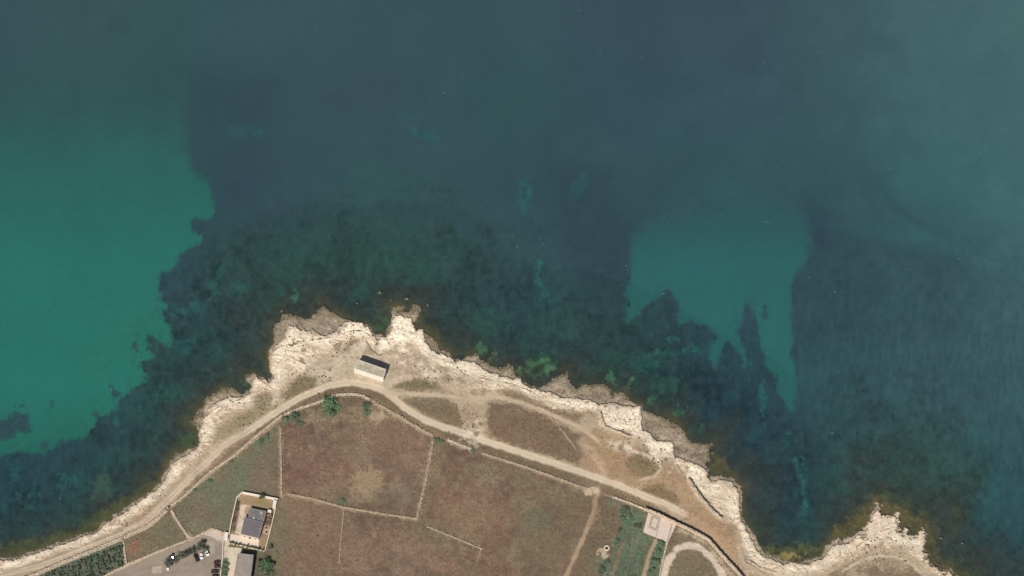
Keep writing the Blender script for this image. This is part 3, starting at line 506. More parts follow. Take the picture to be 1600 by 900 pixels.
M['pit'] = mat('dark_water', (.02, .022, .02), rough=.2, var=.1)
M['brick'] = mat('red_tile', (.34, .17, .125), var=.3, island=.3)
M['bark'] = mat('bark', (.12, .09, .065), var=.3)
for k, c in (('olive', (.145, .165, .115)), ('dark_olive', (.105, .108, .085)), ('green', (.128, .172, .100)), ('bright', (.130, .215, .112)), ('deep', (.108, .140, .090)), ('scrub', (.12, .11, .072)), ('straw', (.25, .19, .13)), ('heath', (.16, .14, .095))):
    M[k] = mat('leaves_' + k, c, rough=.75, var=.25, scale=.9, island=.45)
    M[k].node_tree.nodes['Principled BSDF'].inputs['Specular IOR Level'].default_value = .1
M['foam'] = mat('foam', (.8, .82, .8), var=.1)
def paint(name, c, rough=.3): return mat(name, c, rough=rough, var=.03, spec=.5)
M['black_paint'] = paint('black_paint', (.018, .018, .016)); M['white_paint'] = paint('white_paint', (.78, .78, .76)); M['maroon_paint'] = paint('maroon_paint', (.085, .034, .036)); M['blue_paint'] = paint('blue_paint', (.05, .06, .11)); M['navy_paint'] = paint('navy_paint', (.03, .03, .08)); M['brown_paint'] = paint('brown_paint', (.062, .036, .034)); M['silver_paint'] = paint('silver_paint', (.4, .4, .42))

# ---------------------------------------------------------------- object helpers
def tag(o, label=None, cat=None, group=None, kind=None):
    if label: o['label'] = label
    if cat: o['category'] = cat
    if group: o['group'] = group
    if kind: o['kind'] = kind
    return o
def link(name, me, m=None, parent=None):
    o = bpy.data.objects.new(name, me); COL.objects.link(o)
    if m is not None and me is not None and not me.materials: me.materials.append(m)
    if parent is not None: o.parent = parent
    return o
def empty(name, loc, rz=0):
    o = bpy.data.objects.new(name, None); COL.objects.link(o); o.location = loc; o.rotation_euler = (0, 0, rz); o.empty_display_size = .5
    return o
def np_mesh(name, V, F, col=None):
    V = np.asarray(V, np.float32); F = np.asarray(F, np.int32); k = F.shape[1]
    me = bpy.data.meshes.new(name)
    me.vertices.add(len(V)); me.vertices.foreach_set('co', V.ravel())
    me.loops.add(F.size); me.loops.foreach_set('vertex_index', F.ravel())
    me.polygons.add(len(F)); me.polygons.foreach_set('loop_start', np.arange(0, F.size, k, dtype=np.int32))
    try: me.polygons.foreach_set('loop_total', np.full(len(F), k, np.int32))
    except Exception: pass
    if col is not None:
        a = me.color_attributes.new('Col', 'FLOAT_COLOR', 'POINT')
        c = np.ones((len(V), 4), np.float32); c[:, :3] = col; a.data.foreach_set('color', c.ravel())
    me.update(calc_edges=True)
    me.polygons.foreach_set('use_smooth', np.zeros(len(F), bool))
    return me
class MB:
    """collects boxes and prisms into one mesh"""
    def __init__(s): s.v = []; s.f = []
    def quad_prism(s, low, high):
        n = len(low); b = len(s.v); s.v += [tuple(p) for p in low] + [tuple(p) for p in high]
        s.f.append([b + i for i in range(n)][::-1]); s.f.append([b + n + i for i in range(n)])
        for i in range(n): j = (i + 1) % n; s.f.append([b + i, b + j, b + n + j, b + n + i])
    def box(s, cx, cy, cz, sx, sy, sz, rz=0.0, taper=1.0):
        c, d = math.cos(rz), math.sin(rz)
        def ring(z, k): return [(cx + (a * sx / 2 * k) * c - (b * sy / 2 * k) * d, cy + (a * sx / 2 * k) * d + (b * sy / 2 * k) * c, z) for a, b in ((-1, -1), (1, -1), (1, 1), (-1, 1))]
        s.quad_prism(ring(cz - sz / 2, 1), ring(cz + sz / 2, taper))
    def cyl(s, p0, p1, r0, r1, n=8):
        import mathutils
        a, b = mathutils.Vector(p0), mathutils.Vector(p1); d = (b - a).normalized()
        u = d.orthogonal().normalized(); w = d.cross(u)
        ring = lambda p, r: [tuple(p + (u * math.cos(t) + w * math.sin(t)) * r) for t in np.linspace(0, 2 * math.pi, n, endpoint=False)]
        s.quad_prism(ring(a, r0), ring(b, r1))
    def build(s, name, m, parent=None):
        me = bpy.data.meshes.new(name); me.from_pydata(s.v, [], s.f); me.update()
        bm = bmesh.new(); bm.from_mesh(me); bmesh.ops.recalc_face_normals(bm, faces=bm.faces); bm.to_mesh(me); bm.free()
        return link(name, me, m, parent)

# ---------------------------------------------------------------- terrain objects
idx = np.arange(NX * NY).reshape(NY, NX)
quads = np.stack([idx[1:, :-1], idx[1:, 1:], idx[:-1, 1:], idx[:-1, :-1]], -1).reshape(-1, 4)
qc = cls[:-1, :-1].reshape(-1)
ALLV = np.stack([WX, WY, WZ], -1).reshape(-1, 3); ALLC = COLR.reshape(-1, 3)
names = {v: k for k, v in CL.items()}; names.update(EXTRA)
MATOF = {'seabed': 'bed', 'rocky_shore': 'rock', 'rock_shelf': 'rock', 'dirt_track': 'smooth', 'car_park': 'smooth', 'terrace': 'smooth', 'footpath': 'smooth'}
for k in sorted(set(qc.tolist())):
    f = quads[qc == k]
    if len(f) < 12: f = f[:]
    u, inv = np.unique(f, return_inverse=True)
    nm = names[k]
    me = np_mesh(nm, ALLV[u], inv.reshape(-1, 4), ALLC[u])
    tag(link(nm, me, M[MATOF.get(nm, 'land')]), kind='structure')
# water sheet
wm = bpy.data.materials.new('sea_water'); wm.use_nodes = True
n = wm.node_tree; L = n.links
for x in list(n.nodes): n.nodes.remove(x)
out = n.nodes.new('ShaderNodeOutputMaterial'); tr = n.nodes.new('ShaderNodeBsdfTransparent'); tr.inputs[0].default_value = (*CT, 1)
df = n.nodes.new('ShaderNodeBsdfDiffuse'); df.inputs[0].default_value = (*MW, 1)
gl = n.nodes.new('ShaderNodeBsdfGlossy'); gl.inputs['Roughness'].default_value = .12
mx = n.nodes.new('ShaderNodeMixShader'); mx.inputs[0].default_value = TR; L.new(df.outputs[0], mx.inputs[1]); L.new(tr.outputs[0], mx.inputs[2])
fr = n.nodes.new('ShaderNodeFresnel'); fr.inputs[0].default_value = 1.33
m2 = n.nodes.new('ShaderNodeMixShader'); L.new(fr.outputs[0], m2.inputs[0]); L.new(mx.outputs[0], m2.inputs[1]); L.new(gl.outputs[0], m2.inputs[2]); L.new(m2.outputs[0], out.inputs[0])
tc = n.nodes.new('ShaderNodeTexCoord'); nz = n.nodes.new('ShaderNodeTexNoise'); nz.inputs['Scale'].default_value = .35; nz.inputs['Detail'].default_value = 5; L.new(tc.outputs['Object'], nz.inputs[0])
bp = n.nodes.new('ShaderNodeBump'); bp.inputs['Strength'].default_value = .02; bp.inputs['Distance'].default_value = .4; L.new(nz.outputs[0], bp.inputs['Height'])
for q_ in (gl, df, fr): L.new(bp.outputs[0], q_.inputs['Normal'])
b = MB(); b.v = [(-2600, -2400, 0), (3300, -2400, 0), (3300, 2600, 0), (-2600, 2600, 0)]; b.f = [[0, 1, 2, 3]]
tag(b.build('water', wm), kind='structure')

# ---------------------------------------------------------------- foliage meshes
def leaf_cloud(n, rad, leaf, seed, squash=.8, clumps=7, base=.15):
    r = np.random.default_rng(seed)
    cc = r.normal(size=(clumps, 3)); cc /= np.linalg.norm(cc, axis=1)[:, None]; cc *= (r.random((clumps, 1)) ** .5) * .62
    cr = .30 + .28 * r.random(clumps)
    k = r.integers(0, clumps, n)
    d = r.normal(size=(n, 3)); d /= np.linalg.norm(d, axis=1)[:, None]
    p = cc[k] + d * (cr[k] * (.55 + .45 * r.random(n)))[:, None]
    p[:, 2] = (p[:, 2] * squash); p *= rad; p[:, 2] += rad * squash * .8 + base
    p[:, 2] = np.maximum(p[:, 2], .05)
    a = r.normal(size=(n, 3)); a /= np.linalg.norm(a, axis=1)[:, None]
    nrm = d + a * .6; nrm /= np.linalg.norm(nrm, axis=1)[:, None]
    u = np.cross(nrm, r.normal(size=(n, 3))); u /= np.linalg.norm(u, axis=1)[:, None]; v = np.cross(nrm, u)
    s = (leaf * (.6 + .8 * r.random(n)))[:, None]
    V = np.stack([p - u * s, p - v * s * .6, p + u * s, p + v * s * .6], 1).reshape(-1, 3)
    return V, np.arange(4 * n).reshape(n, 4), p
def trunk_mesh(rad, h, seed):
    r = random.Random(seed); b = MB()
    b.cyl((0, 0, -.3), (.05, .03, h * .45), .13 * rad * .5 + .05, .08 * rad * .5 + .03, 6)
    for i in range(4):
        a = i * 1.57 + r.random(); q = .35 * rad
        b.cyl((.04, .03, h * .4), (math.cos(a) * q, math.sin(a) * q, h * .75), .06 * rad * .5 + .02, .02, 5)
    return b
VAR = {}
def tree_var(kind, big):
    out = []
    for s in range(5):
        rad = 1.0
        V, F, _ = leaf_cloud(420 if big else 240, 1.0, .10 if big else .14, 100 * s + (7 if big else 3) + len(kind), .75, 12 if big else 7, .25)
        me = np_mesh('crown', V, F); me.materials.append(M[kind])
        tb = trunk_mesh(1.0, 1.2, s)
        tm = bpy.data.meshes.new('trunk'); tm.from_pydata(tb.v, [], tb.f); tm.update(); tm.materials.append(M['bark'])
        out.append((me, tm))
    return out
def tree(name, px, py, rpx, kind, label, cat, group=None, hz=1.0, big=None):
    """a trunk and a crown; rpx = crown radius in the photograph's pixels"""
    rad = rpx * .4 * 1.38; big = rpx > 6 if big is None else big
    key = (kind, big)
    if key not in VAR: VAR[key] = tree_var(kind, big)
    me, tm = random.choice(VAR[key])
    x, y, z = at(px, py + rad * hz * .55)
    o = empty(name, (x, y, z), random.random() * 6.28); tag(o, label, cat, group)
    o.scale = (rad * random.uniform(.9, 1.1), rad * random.uniform(.9, 1.1), rad * hz)
    link('trunk', tm, None, o); link('crown', me, None, o)
    return o
# olive grove
OL = []
for k in range(26):
    x0, y0 = 66 + k * 5.0, 898.5 - k * 1.86
    for t in range(12):
        a, b_ = x0 + t * 1.5 + random.uniform(-.5, .5), y0 + 2.5 + t * 4.1 + random.uniform(-.5, .5)
        if a < 192 and b_ < min(906, 900 - (a - 160) * .53) and random.random() < .58: OL.append((a, b_))
for a, b_ in OL:
    tree('olive_tree', a, b_, random.uniform(2.0, 3.1), 'olive' if random.random() < .5 else 'deep', 'small grey-green olive tree in the walled grove beside the coastal track', 'olive tree', 'olive trees in the walled grove', .9)
# car-park trees
for px, py, r, k, lab in ((316,852,6.5,'dark_olive','round dark olive tree at the top end of the car park island'), (311,857,6,'olive','grey-green tree with its crown above the small white car'), (320,860,5,'olive','grey-green tree shading the front of the white van'), (303,861,5.5,'dark_olive','dark tree just north of the black car'), (296,863,5,'dark_olive','dark tree left of the black car in the parking island'), (289,867,6,'dark_olive','middle tree of the row across the car park island'), (281,870,5.5,'olive','olive-toned tree right of the blue car'), (274,876,5,'dark_olive','dark tree just below the blue car'), (264,880,7,'dark_olive','spreading dark tree at the lower left end of the parking island'), (267,874,4.5,'olive','grey tree beside the blue car on its left')):
    tree('tree', px, py, r, k, lab, 'tree', 'trees on the car park island', .9, True)
# trees and shrubs round the houses and fields
for px, py, r, k, lab, hz in ((414,884,8.5,'bright','largest bright green tree right of the grey roofed building',.95), (424,884,5.5,'deep','dark round tree on the right edge of the green clump by the grey roof',.95), (406,892,6.5,'green','green tree close to the shaded side of the grey roofed building',.95), (418,896,7,'green','green tree at the lower end of the clump by the grey roof',.95), (406,878,4,'deep','small dark tree at the top left of the clump by the grey roof',.95), (419,874,3.5,'deep','small dark tree at the top of the clump by the grey roof',.95),
    (410,777,5,'dark_olive','dark tree overhanging the back wall of the villa',1.0), (423,855,4,'deep','shrubby tree outside the lower right corner of the villa wall',.9)):
    tree('tree', px, py, r, k, lab, 'tree', None, hz, True)
SH = [(515,630,11,'bright','bright green bush behind the wall at the top of the walled field'), (516,645,9,'green','green bush at the foot of the bright bush in the walled field'), (525,638,7,'bright','right-hand bush of the bright green clump in the walled field'), (573,634,7,'deep','dark green bush by the wall below the old hut'), (572,644,6,'deep','lower bush of the pair by the wall below the old hut'), (462,650,8,'deep','green bush at the top left corner of the walled field'), (447,655,6,'deep','bush at the junction of the coastal wall and the left field wall'), (468,662,5,'deep','low bush under the corner bushes of the walled field'), (535,784,5.5,'deep','lone dark bush on the lower wall of the walled field'), (682,687,5,'deep','bush in the corner where the field wall meets the coastal wall'), (690,690,4.5,'green','small bush beside the field wall corner, on its right'), (738,704,4.5,'green','low bush in the gap of the coastal wall'), (976,798,7,'deep','dark bush at the top of the vegetable plot'), (982,806,5.5,'deep','bush at the right edge of the upper vegetable plot'), (972,812,6,'green','green bush below the dark bush of the vegetable plot'), (996,822,5,'scrub','brownish bush left of the concrete platform'), (968,828,4.5,'scrub','brownish bush in the middle of the vegetable plot'), (965,846,5,'deep','dark bush right of the round well'), (947,880,6,'green','pale green bush below the rubble by the round well'), (940,890,7,'deep','large low bush at the lower left of the vegetable plot'), (950,876,4,'deep','small bush touching the rubble below the round well'), (1032,851,5,'bright','topmost green tree in the row below the concrete platform'), (1028,863,5.5,'bright','second green tree down in the row below the concrete platform'), (1024,876,5,'green','third green tree down in the row below the concrete platform'), (1018,892,4.5,'green','lowest green tree in the row below the concrete platform'),
      (353,882,4.5,'green','upper hedge bush along the car park edge'), (351,890,5,'deep','middle hedge bush along the car park edge'), (350,898,5,'green','lower hedge bush along the car park edge'), (372,787,3.4,'scrub','brown shrub at the top of the villa flower bed'), (371,796,3,'scrub','second brown shrub down the villa flower bed'), (366,812,3.4,'scrub','brown shrub halfway down the villa flower bed'), (364,826,3.6,'deep','green shrub at the bottom of the villa flower bed'), (328,752,3.6,'deep','dark shrub on the inland side of the coastal wall above the meadow'), (304,766,4,'deep','shrub on the meadow side of the coastal wall near its middle'), (407,690,5,'deep','long low shrub by the coastal wall near the field corner'), (417,683,4.6,'green','low shrub by the coastal wall, next to the long shrub'), (361,722,4,'deep','shrub by the coastal wall above the left meadow')]
for i, (px, py, r, k, lab) in enumerate(SH):
    row = 'row below' in lab; tree('shrub', px, py, r, k if row or k == 'scrub' or r > 6.5 else 'green', lab, 'shrub', None, .6 if row or r > 8 else .38, r > 6)
for i in range(9):
    px = 362 + i * 6.2; tree('hedge_shrub', px, 848.5 + i * 1.35, 2.9, 'scrub' if i % 3 else 'deep', 'clipped shrub in the hedge between the villa and the grey roofed building', 'hedge', 'hedge shrubs below the villa terrace', .8)

# ---------------------------------------------------------------- dry-stone walls
ICO = [(-.5,-.5,-.5),(.5,-.5,-.5),(.5,.5,-.5),(-.5,.5,-.5),(-.42,-.42,.5),(.42,-.42,.5),(.42,.42,.5),(-.42,.42,.5)]
SF = [(0,3,2,1),(4,5,6,7),(0,1,5,4),(1,2,6,5),(2,3,7,6),(3,0,4,7)]
def stones(P, SZ, RZ):
    n = len(P); base = np.array(ICO)
    v = base[None] + RNG.normal(0, .07, (n, 8, 3)); v = v * SZ[:, None, :]
    tx = RNG.normal(0, .18, n); c, s = np.cos(RZ)[:, None], np.sin(RZ)[:, None]
    v[..., 2] += v[..., 0] * tx[:, None]
    x = v[..., 0] * c - v[..., 1] * s; y = v[..., 0] * s + v[..., 1] * c
    V = np.stack([x, y, v[..., 2]], -1) + P[:, None, :]
    F = (np.array(SF)[None] + (np.arange(n) * 8)[:, None, None]).reshape(-1, 4)
    return V.reshape(-1, 3), F
def dry_wall(pts, width, height, label, m='stone', ragged=.25, name='dry_stone_wall', gap=.0, group=None, cat='wall'):
    W3 = np.array([at(*p) for p in pts]); seg = np.linalg.norm(np.diff(W3, axis=0), axis=1); Ls = np.concatenate([[0], np.cumsum(seg)]); T = Ls[-1]
    step = .62; ts = np.arange(0, T, step)
    P = np.stack([np.interp(ts, Ls, W3[:, k]) for k in range(3)], -1)
    D = np.gradient(P, axis=0); D /= np.linalg.norm(D, axis=1)[:, None] + 1e-9; Nn = np.stack([-D[:, 1], D[:, 0]], -1)
    ang = np.arctan2(D[:, 1], D[:, 0])
    # a wobbly solid core
    wob = RNG.normal(0, .06, len(ts)); hh = height * (.62 + .12 * RNG.random(len(ts)))
    o0 = W3[0]
    V = []; F = []
    for i in range(len(ts)):
        a = width * .42 + wob[i]
        for sgn, dz in ((-1, -.4), (1, -.4), (.8, hh[i]), (-.8, hh[i])): V.append((P[i, 0] + Nn[i, 0] * a * sgn, P[i, 1] + Nn[i, 1] * a * sgn, P[i, 2] + dz))
        if i: q = 4 * i; F += [(q - 4 + k, q - 4 + (k + 1) % 4, q + (k + 1) % 4, q + k) for k in range(4)]
    e = 4 * (len(ts) - 1); F += [(3, 2, 1, 0), (e, e + 1, e + 2, e + 3)]
    V = np.array(V) - o0
    o = link(name, np_mesh(name, V, F), M[m]); o.location = o0; tag(o, label, cat, group)
    PS = []; SZ = []; RZ = []
    across = max(2, int(width / .42))
    for i in range(len(ts)):
        if RNG.random() < gap: continue
        for j in range(across):
            off = (j - (across - 1) / 2) * width / across + RNG.normal(0, .06)
            PS.append((P[i, 0] + Nn[i, 0] * off, P[i, 1] + Nn[i, 1] * off, P[i, 2] + height * (.72 + ragged * (RNG.random() - .4)))); SZ.append(RNG.uniform(.35, .75, 3) * (1, .8, .8)); RZ.append(ang[i] + RNG.normal(0, .3))
        for sgn in (-1, 1):
            for zz in np.arange(.15, height * .7, .38):
                PS.append((P[i, 0] + Nn[i, 0] * width * .45 * sgn, P[i, 1] + Nn[i, 1] * width * .45 * sgn, P[i, 2] + zz)); SZ.append((.58, .3, .34)); RZ.append(ang[i])
            if RNG.random() < ragged * .9: # fallen stones
                off = sgn * (width * .6 + RNG.random() * 1.2); PS.append((P[i, 0] + Nn[i, 0] * off, P[i, 1] + Nn[i, 1] * off, P[i, 2] + .12)); SZ.append(RNG.uniform(.25, .6, 3)); RZ.append(RNG.random() * 6)
    v, f = stones(np.array(PS) - o0, np.array(SZ), np.array(RZ))
    tag(link('stone', np_mesh('stone', v, f), M[m], o), kind='stuff')
    return o
dry_wall([(-20,926),(30,908),(56,898),(100,879),(160,855),(189,843)], 2.2, 1.5, 'broad pale stone wall between the coastal track and the olive grove', ragged=.15)
dry_wall([(194,840),(230,824),(246,812),(260,798)], 2.2, 1.5, 'broad pale stone wall between the coastal track and the small meadow', ragged=.15)
dry_wall([(268,790),(290,774),(328,738),(367,712),(399,683),(441,649)], 1.1, 1.1, 'long pale dry stone wall between the coastal track and the large left meadow', gap=.08)
dry_wall([(445,648),(464,640),(500,628),(524,618),(548,616),(564,618),(578,625)], 1.3, 1.3, 'curving dry stone wall at the bend of the track below the old hut', gap=.06)
dry_wall([(586,629),(626,652),(650,667),(677,681)], 1.5, 1.0, 'collapsed rubble wall along the upper right side of the walled field', m='stone_field', ragged=.9, gap=.25)
dry_wall([(700,688),(739,703)], 1.3, .7, 'short broken stretch of stone wall just east of the walled field corner', ragged=.9, gap=.3)
dry_wall([(755,709),(800,723),(827,732),(867,746),(917,764)], 1.0, .9, 'thin dry stone wall along the top of the large central field', m='stone_field', ragged=.5, gap=.15)
dry_wall([(958,777),(988,788),(1008,796)], 1.0, 1.2, 'stone wall above the vegetable plot, left of the concrete platform', ragged=.3)
dry_wall([(1008,797),(1030,806),(1052,817),(1080,830),(1106,844),(1130,871),(1154,897),(1166,912)], 1.0, 3.9, 'tall stone wall casting a broad shadow beside the eastern bare ground', m='stone', ragged=.15)
dry_wall([(438,668),(439,720),(440,775)], 1.2, 1.0, 'straight stone wall on the left side of the walled field', m='stone_field', ragged=.4, gap=.1)
dry_wall([(677,684),(670,730),(661,772),(651,812)], 1.4, 1.0, 'stone wall on the right side of the walled field', m='stone_field', ragged=.6, gap=.12)
dry_wall([(450,772),(490,780),(536,793),(590,802),(650,811)], 1.1, .9, 'crumbling stone wall along the bottom of the walled field', m='stone_field', ragged=.7, gap=.22)
dry_wall([(668,823),(700,836),(753,858)], .6, .5, 'low thin line of stones crossing the large central field', m='stone_field', gap=.2, ragged=.5)
dry_wall([(537,796),(534,830),(530,880)], .5, .4, 'low thin line of stones between the two lower fields', m='stone_grey', gap=.35, ragged=.5)
dry_wall([(269,799),(280,818),(292,836),(300,841)], .8, .9, 'stone wall dividing the small meadow from the large left meadow')
dry_wall([(193,846),(195,864),(197,880)], 1.0, 1.1, 'stone wall at the right end of the olive grove')
dry_wall([(160,902),(200,882),(250,861),(300,842),(330,827)], .9, .8, 'low wall along the upper edge of the car park', ragged=.2)
dry_wall([(331,827),(344,831),(352,836)], 1.3, .9, 'stone bank at the top right corner of the car park', ragged=.5)
dry_wall([(1049,822),(1042,850),(1036,876),(1030,903)], .8, 1.2, 'stone wall running down from the concrete platform', ragged=.2)
dry_wall([(939,647),(941,658),(944,666)], 1.0, 1.5, 'short stone wall on the limestone, upright arm of the angle', m='stone')
dry_wall([(945,667),(962,674),(984,683)], 1.0, 1.5, 'short stone wall on the limestone, sloping arm of the angle', m='stone')
dry_wall([(1076,750),(1086,766),(1096,780),(1110,796),(1128,813)], 1.3, 2.5, 'stone retaining wall between the brown bare ground and the eastern rocks', ragged=.4)
dry_wall([(1168,876),(1190,889),(1215,896)], .6, .7, 'low line of stones above the small cove', ragged=.6, gap=.3)
for px, py, lab in ((262,796,'square stone gate pillar at the corner of the small meadow'), (191,842,'square stone gate pillar at the corner of the olive grove')):
    x, y, z = at(px, py); o = empty('gate_pillar', (x, y, z), .5); tag(o, lab, 'pillar', 'gate pillars of the coastal wall')
    b = MB(); b.box(0, 0, .8, 1.0, 1.0, 2.4); b.build('shaft', M['stone_grey'], o); b = MB(); b.box(0, 0, 2.08, 1.3, 1.3, .16); b.build('cap', M['concrete_grey'], o)

# ---------------------------------------------------------------- buildings
def roofpts(pts, h, g=None):
    """roof corners given as pixels -> world corners; h above the ground"""
    c = np.mean(pts, 0); gz = H(*c) if g is None else g
    return [tuple(map(float, unproj(p[0], p[1], gz + h))) for p in pts], gz
def inset(P, d):
    c = np.mean(P, 0); out = []
    n = len(P)
    for i in range(n):
        a, b, e = np.array(P[i - 1]), np.array(P[i]), np.array(P[(i + 1) % n])
        u = (a - b) / np.linalg.norm(a - b); v = (e - b) / np.linalg.norm(e - b)
        w = (u + v); s = abs(u[0] * v[1] - u[1] * v[0])
        out.append(tuple(b + w * (d / max(s, .3))))
    return out
def building(name, pts, h, label, cat, mw, mr, me, parapet=.25, pt=.3, windows=()):
    P, g = roofpts(pts, h); c = np.mean(P, 0)
    o = empty(name, (c[0], c[1], g)); tag(o, label, cat)
    Q = [(p[0] - c[0], p[1] - c[1]) for p in P]
    area2 = sum(Q[i][0] * Q[(i + 1) % 4][1] - Q[(i + 1) % 4][0] * Q[i][1] for i in range(4))
    if area2 < 0: Q = Q[::-1]
    b = MB(); b.quad_prism([(x, y, -.8) for x, y in Q], [(x, y, h - parapet - .12) for x, y in Q]); b.build('wall', mw, o)
    I = inset(Q, pt)
    b = MB(); b.quad_prism([(x, y, h - parapet - .118) for x, y in I], [(x, y, h - parapet) for x, y in I]); b.build('roof', mr, o)
    b = MB(); E = inset(Q, -.12); J = inset(Q, pt - .003)
    for i in range(4):
        j = (i + 1) % 4
        b.quad_prism([(*E[i], h - parapet - .117), (*E[j], h - parapet - .117), (*J[j], h - parapet - .117), (*J[i], h - parapet - .117)], [(*E[i], h), (*E[j], h), (*J[j], h), (*J[i], h)])
    b.build('parapet', me, o)
    o['_Q'] = 0; del o['_Q']
    return o, Q, g
def opening(o, Q, edge, t, z, w, h, kind='window'):
    a, b = np.array(Q[edge]), np.array(Q[(edge + 1) % 4]); d = (b - a) / np.linalg.norm(b - a); p = a + (b - a) * t
    ang = math.atan2(d[1], d[0])
    m = MB(); m.box(p[0], p[1], z + h / 2, w, .16, h, ang); f = m.build(kind, M['cream'] if kind == 'window' else M['dark'], o)
    m = MB(); m.box(p[0], p[1], z + h / 2, w - .2, .22, h - .2, ang); m.build('pane' if kind == 'window' else 'door_leaf', M['glass'] if kind == 'window' else M['dark'], f)
# the old hut
hut, QH, gh = building('stone_hut', [(560,562),(603,577),(599,590),(553,575)], 7.0, 'long lone stone hut with grey roof on the bare ground by the sea', 'hut', M['hutwall'], M['hutroof'], M['hutcap'], .22, .45)
for k, t in enumerate((.28, .52, .76)):
    a = np.array(QH[0]) * (1 - t) + np.array(QH[1]) * t; e = np.array(QH[3]) * (1 - t) + np.array(QH[2]) * t
    aa, ee = a * .93 + e * .07, e * .93 + a * .07
    b = MB(); mid = (aa + ee) / 2; dv = ee - aa; b.box(mid[0], mid[1], 7.0 - .22 + .04, np.linalg.norm(dv) * .9, .18, .075, math.atan2(dv[1], dv[0])); b.build('roof_seam', M['hutroof'], hut)
# villa: two blocks
v1, Q1, g1 = building('villa_wing', [(391,794),(416,799),(412,814),(388,808)], 3.3, 'lower slate-roofed wing of the walled villa, next to the lawn', 'house', M['plaster'], M['dark_roof2'], M['edge'], .18, .25)
v2, Q2, g2 = building('villa', [(382,808),(411,816),(404,840.5),(376.5,834)], 4.2, 'main block of the walled villa with a plain violet-grey roof', 'house', M['cream'], M['dark_roof'], M['edge'], .12, .18)
b3, Q3, g3 = building('house', [(372,864.5),(396,867),(391,905),(365,902)], 6.0, 'two storey building with plain grey-brown roof below the villa', 'house', M['cream'], M['grey_roof'], M['edge'], .15, .2)
def edge_south(Q):
    ys = [(Q[i][1] + Q[(i + 1) % 4][1]) / 2 for i in range(4)]; return int(np.argmin(ys))
for bo, Q in ((v1, Q1), (v2, Q2)):
    e = edge_south(Q)
    for t in (.2, .8): opening(bo, Q, e, t, 1.0, 1.2, 1.3)
    opening(bo, Q, e, .5, 0.05, 1.2, 2.2, 'door')
eh = int(np.argmax([QH[i][0] + QH[(i + 1) % 4][0] for i in range(4)])); opening(hut, QH, eh, .5, 0.0, 1.3, 2.3, 'door')
for e in range(4):
    if e == edge_south(Q3): continue
    for t in (.25, .75):
        for z in (1.0, 3.6): opening(b3, Q3, e, t, z, 1.1, 1.3)
def on_roof(parent, g, px, py, h, sx, sy, sz, m, name, rz=-.23):
    x, y = unproj(px, py, g + h); b = MB(); l = parent.location
    b.box(float(x) - l[0], float(y) - l[1], h + sz / 2 - .02, sx, sy, sz, rz); return b.build(name, m, parent)
on_roof(v1, g1, 408.5, 801.5, 3.1, 1.9, 1.7, .5, M['concrete_grey'], 'rooflight'); on_roof(v1, g1, 396.5, 809.5, 3.1, .8, .8, .5, M['plaster'], 'air_conditioner'); on_roof(v1, g1, 408.6, 807.5, 3.1, .5, 1.1, .4, M['concrete_grey'], 'air_conditioner'); on_roof(v2, g2, 406.5, 826, 4.05, 1.2, .35, .3, M['concrete_grey'], 'roof_vent', -.1)
on_roof(b3, g3, 369, 897, 5.85, .9, .9, .5, M['concrete_grey'], 'roof_vent', 0); on_roof(b3, g3, 371, 873, 5.85, .8, .8, .6, M['concrete_grey'], 'roof_vent', 0)
# small blocks in the villa's yard
s1, Qs1, _ = building('garden_shed', [(427.5,781.5),(432,782.5),(430,793),(426,792)], 2.4, 'small white shed in the top right corner of the villa yard', 'shed', M['plaster'], M['plaster'], M['plaster'], .1, .15)
s2, Qs2, _ = building('storage_box', [(418.8,796.4),(423.8,797.2),(423.4,802),(418.4,801)], 2.3, 'small square pale store at the top of the dark pergola', 'store', M['cream'], M['plaster'], M['plaster'], .1, .15)
# pergola
P4, gp = roofpts([(415,801.5),(424,803),(421.5,821),(412.5,819)], 2.6); cp = np.mean(P4, 0)
pg = empty('pergola', (cp[0], cp[1], gp)); tag(pg, 'dark timber pergola along the right side of the villa', 'pergola')
QP = [(p[0] - cp[0], p[1] - cp[1]) for p in P4]
for q in QP: b = MB(); b.box(q[0], q[1], 1.15, .22, .22, 2.9); b.build('post', M['dark'], pg)
def beam(parent, a, e, z, w, name='beam', m='dark'):
    a, e = np.array(a), np.array(e); mid = (a + e) / 2; d = e - a; b = MB(); b.box(mid[0], mid[1], z, np.linalg.norm(d), w, .18, math.atan2(d[1], d[0])); return b.build(name, M[m], parent)
for i in range(4): beam(pg, QP[i], QP[(i + 1) % 4], 2.69 + .002 * i, .42)
for t in (.3, .62): beam(pg, np.array(QP[0]) * (1 - t) + np.array(QP[3]) * t, np.array(QP[1]) * (1 - t) + np.array(QP[2]) * t, 2.88, .3, 'rafter')
beam(pg, (np.array(QP[0]) + QP[1]) / 2, (np.array(QP[3]) + QP[2]) / 2, 3.07, .2, 'rafter')
# villa boundary wall
def yard_wall(pts, h, th, label, m, name='boundary_wall'):
    W3 = np.array([at(*p) for p in pts]); o = empty(name, W3[0]); tag(o, label, 'wall')
    for i in range(len(W3) - 1):
        a, e = W3[i] - W3[0], W3[i + 1] - W3[0]; d = e - a; Lg = np.linalg.norm(d[:2]); mid = (a + e) / 2
        b = MB(); b.box(mid[0], mid[1], h / 2 - .2 + .002 * i, Lg + th * .4, th, h + .4, math.atan2(d[1], d[0])); b.build('wall_panel', m, o)
        b = MB(); b.box(mid[0], mid[1], h + .045 + .003 * i, Lg + th * .45, th + .14, .09, math.atan2(d[1], d[0])); b.build('coping', M['plaster'], o)
    return o
yard_wall([(358,836),(362,815),(366,797),(370,779),(378,771)], 1.7, .35, 'thin whitewashed wall along the left side of the villa yard', M['plaster'])
yard_wall([(379,771),(400,775),(418,778.5),(434,781.5)], 2.0, .6, 'thick whitewashed wall along the back of the villa lawn', M['plaster'])
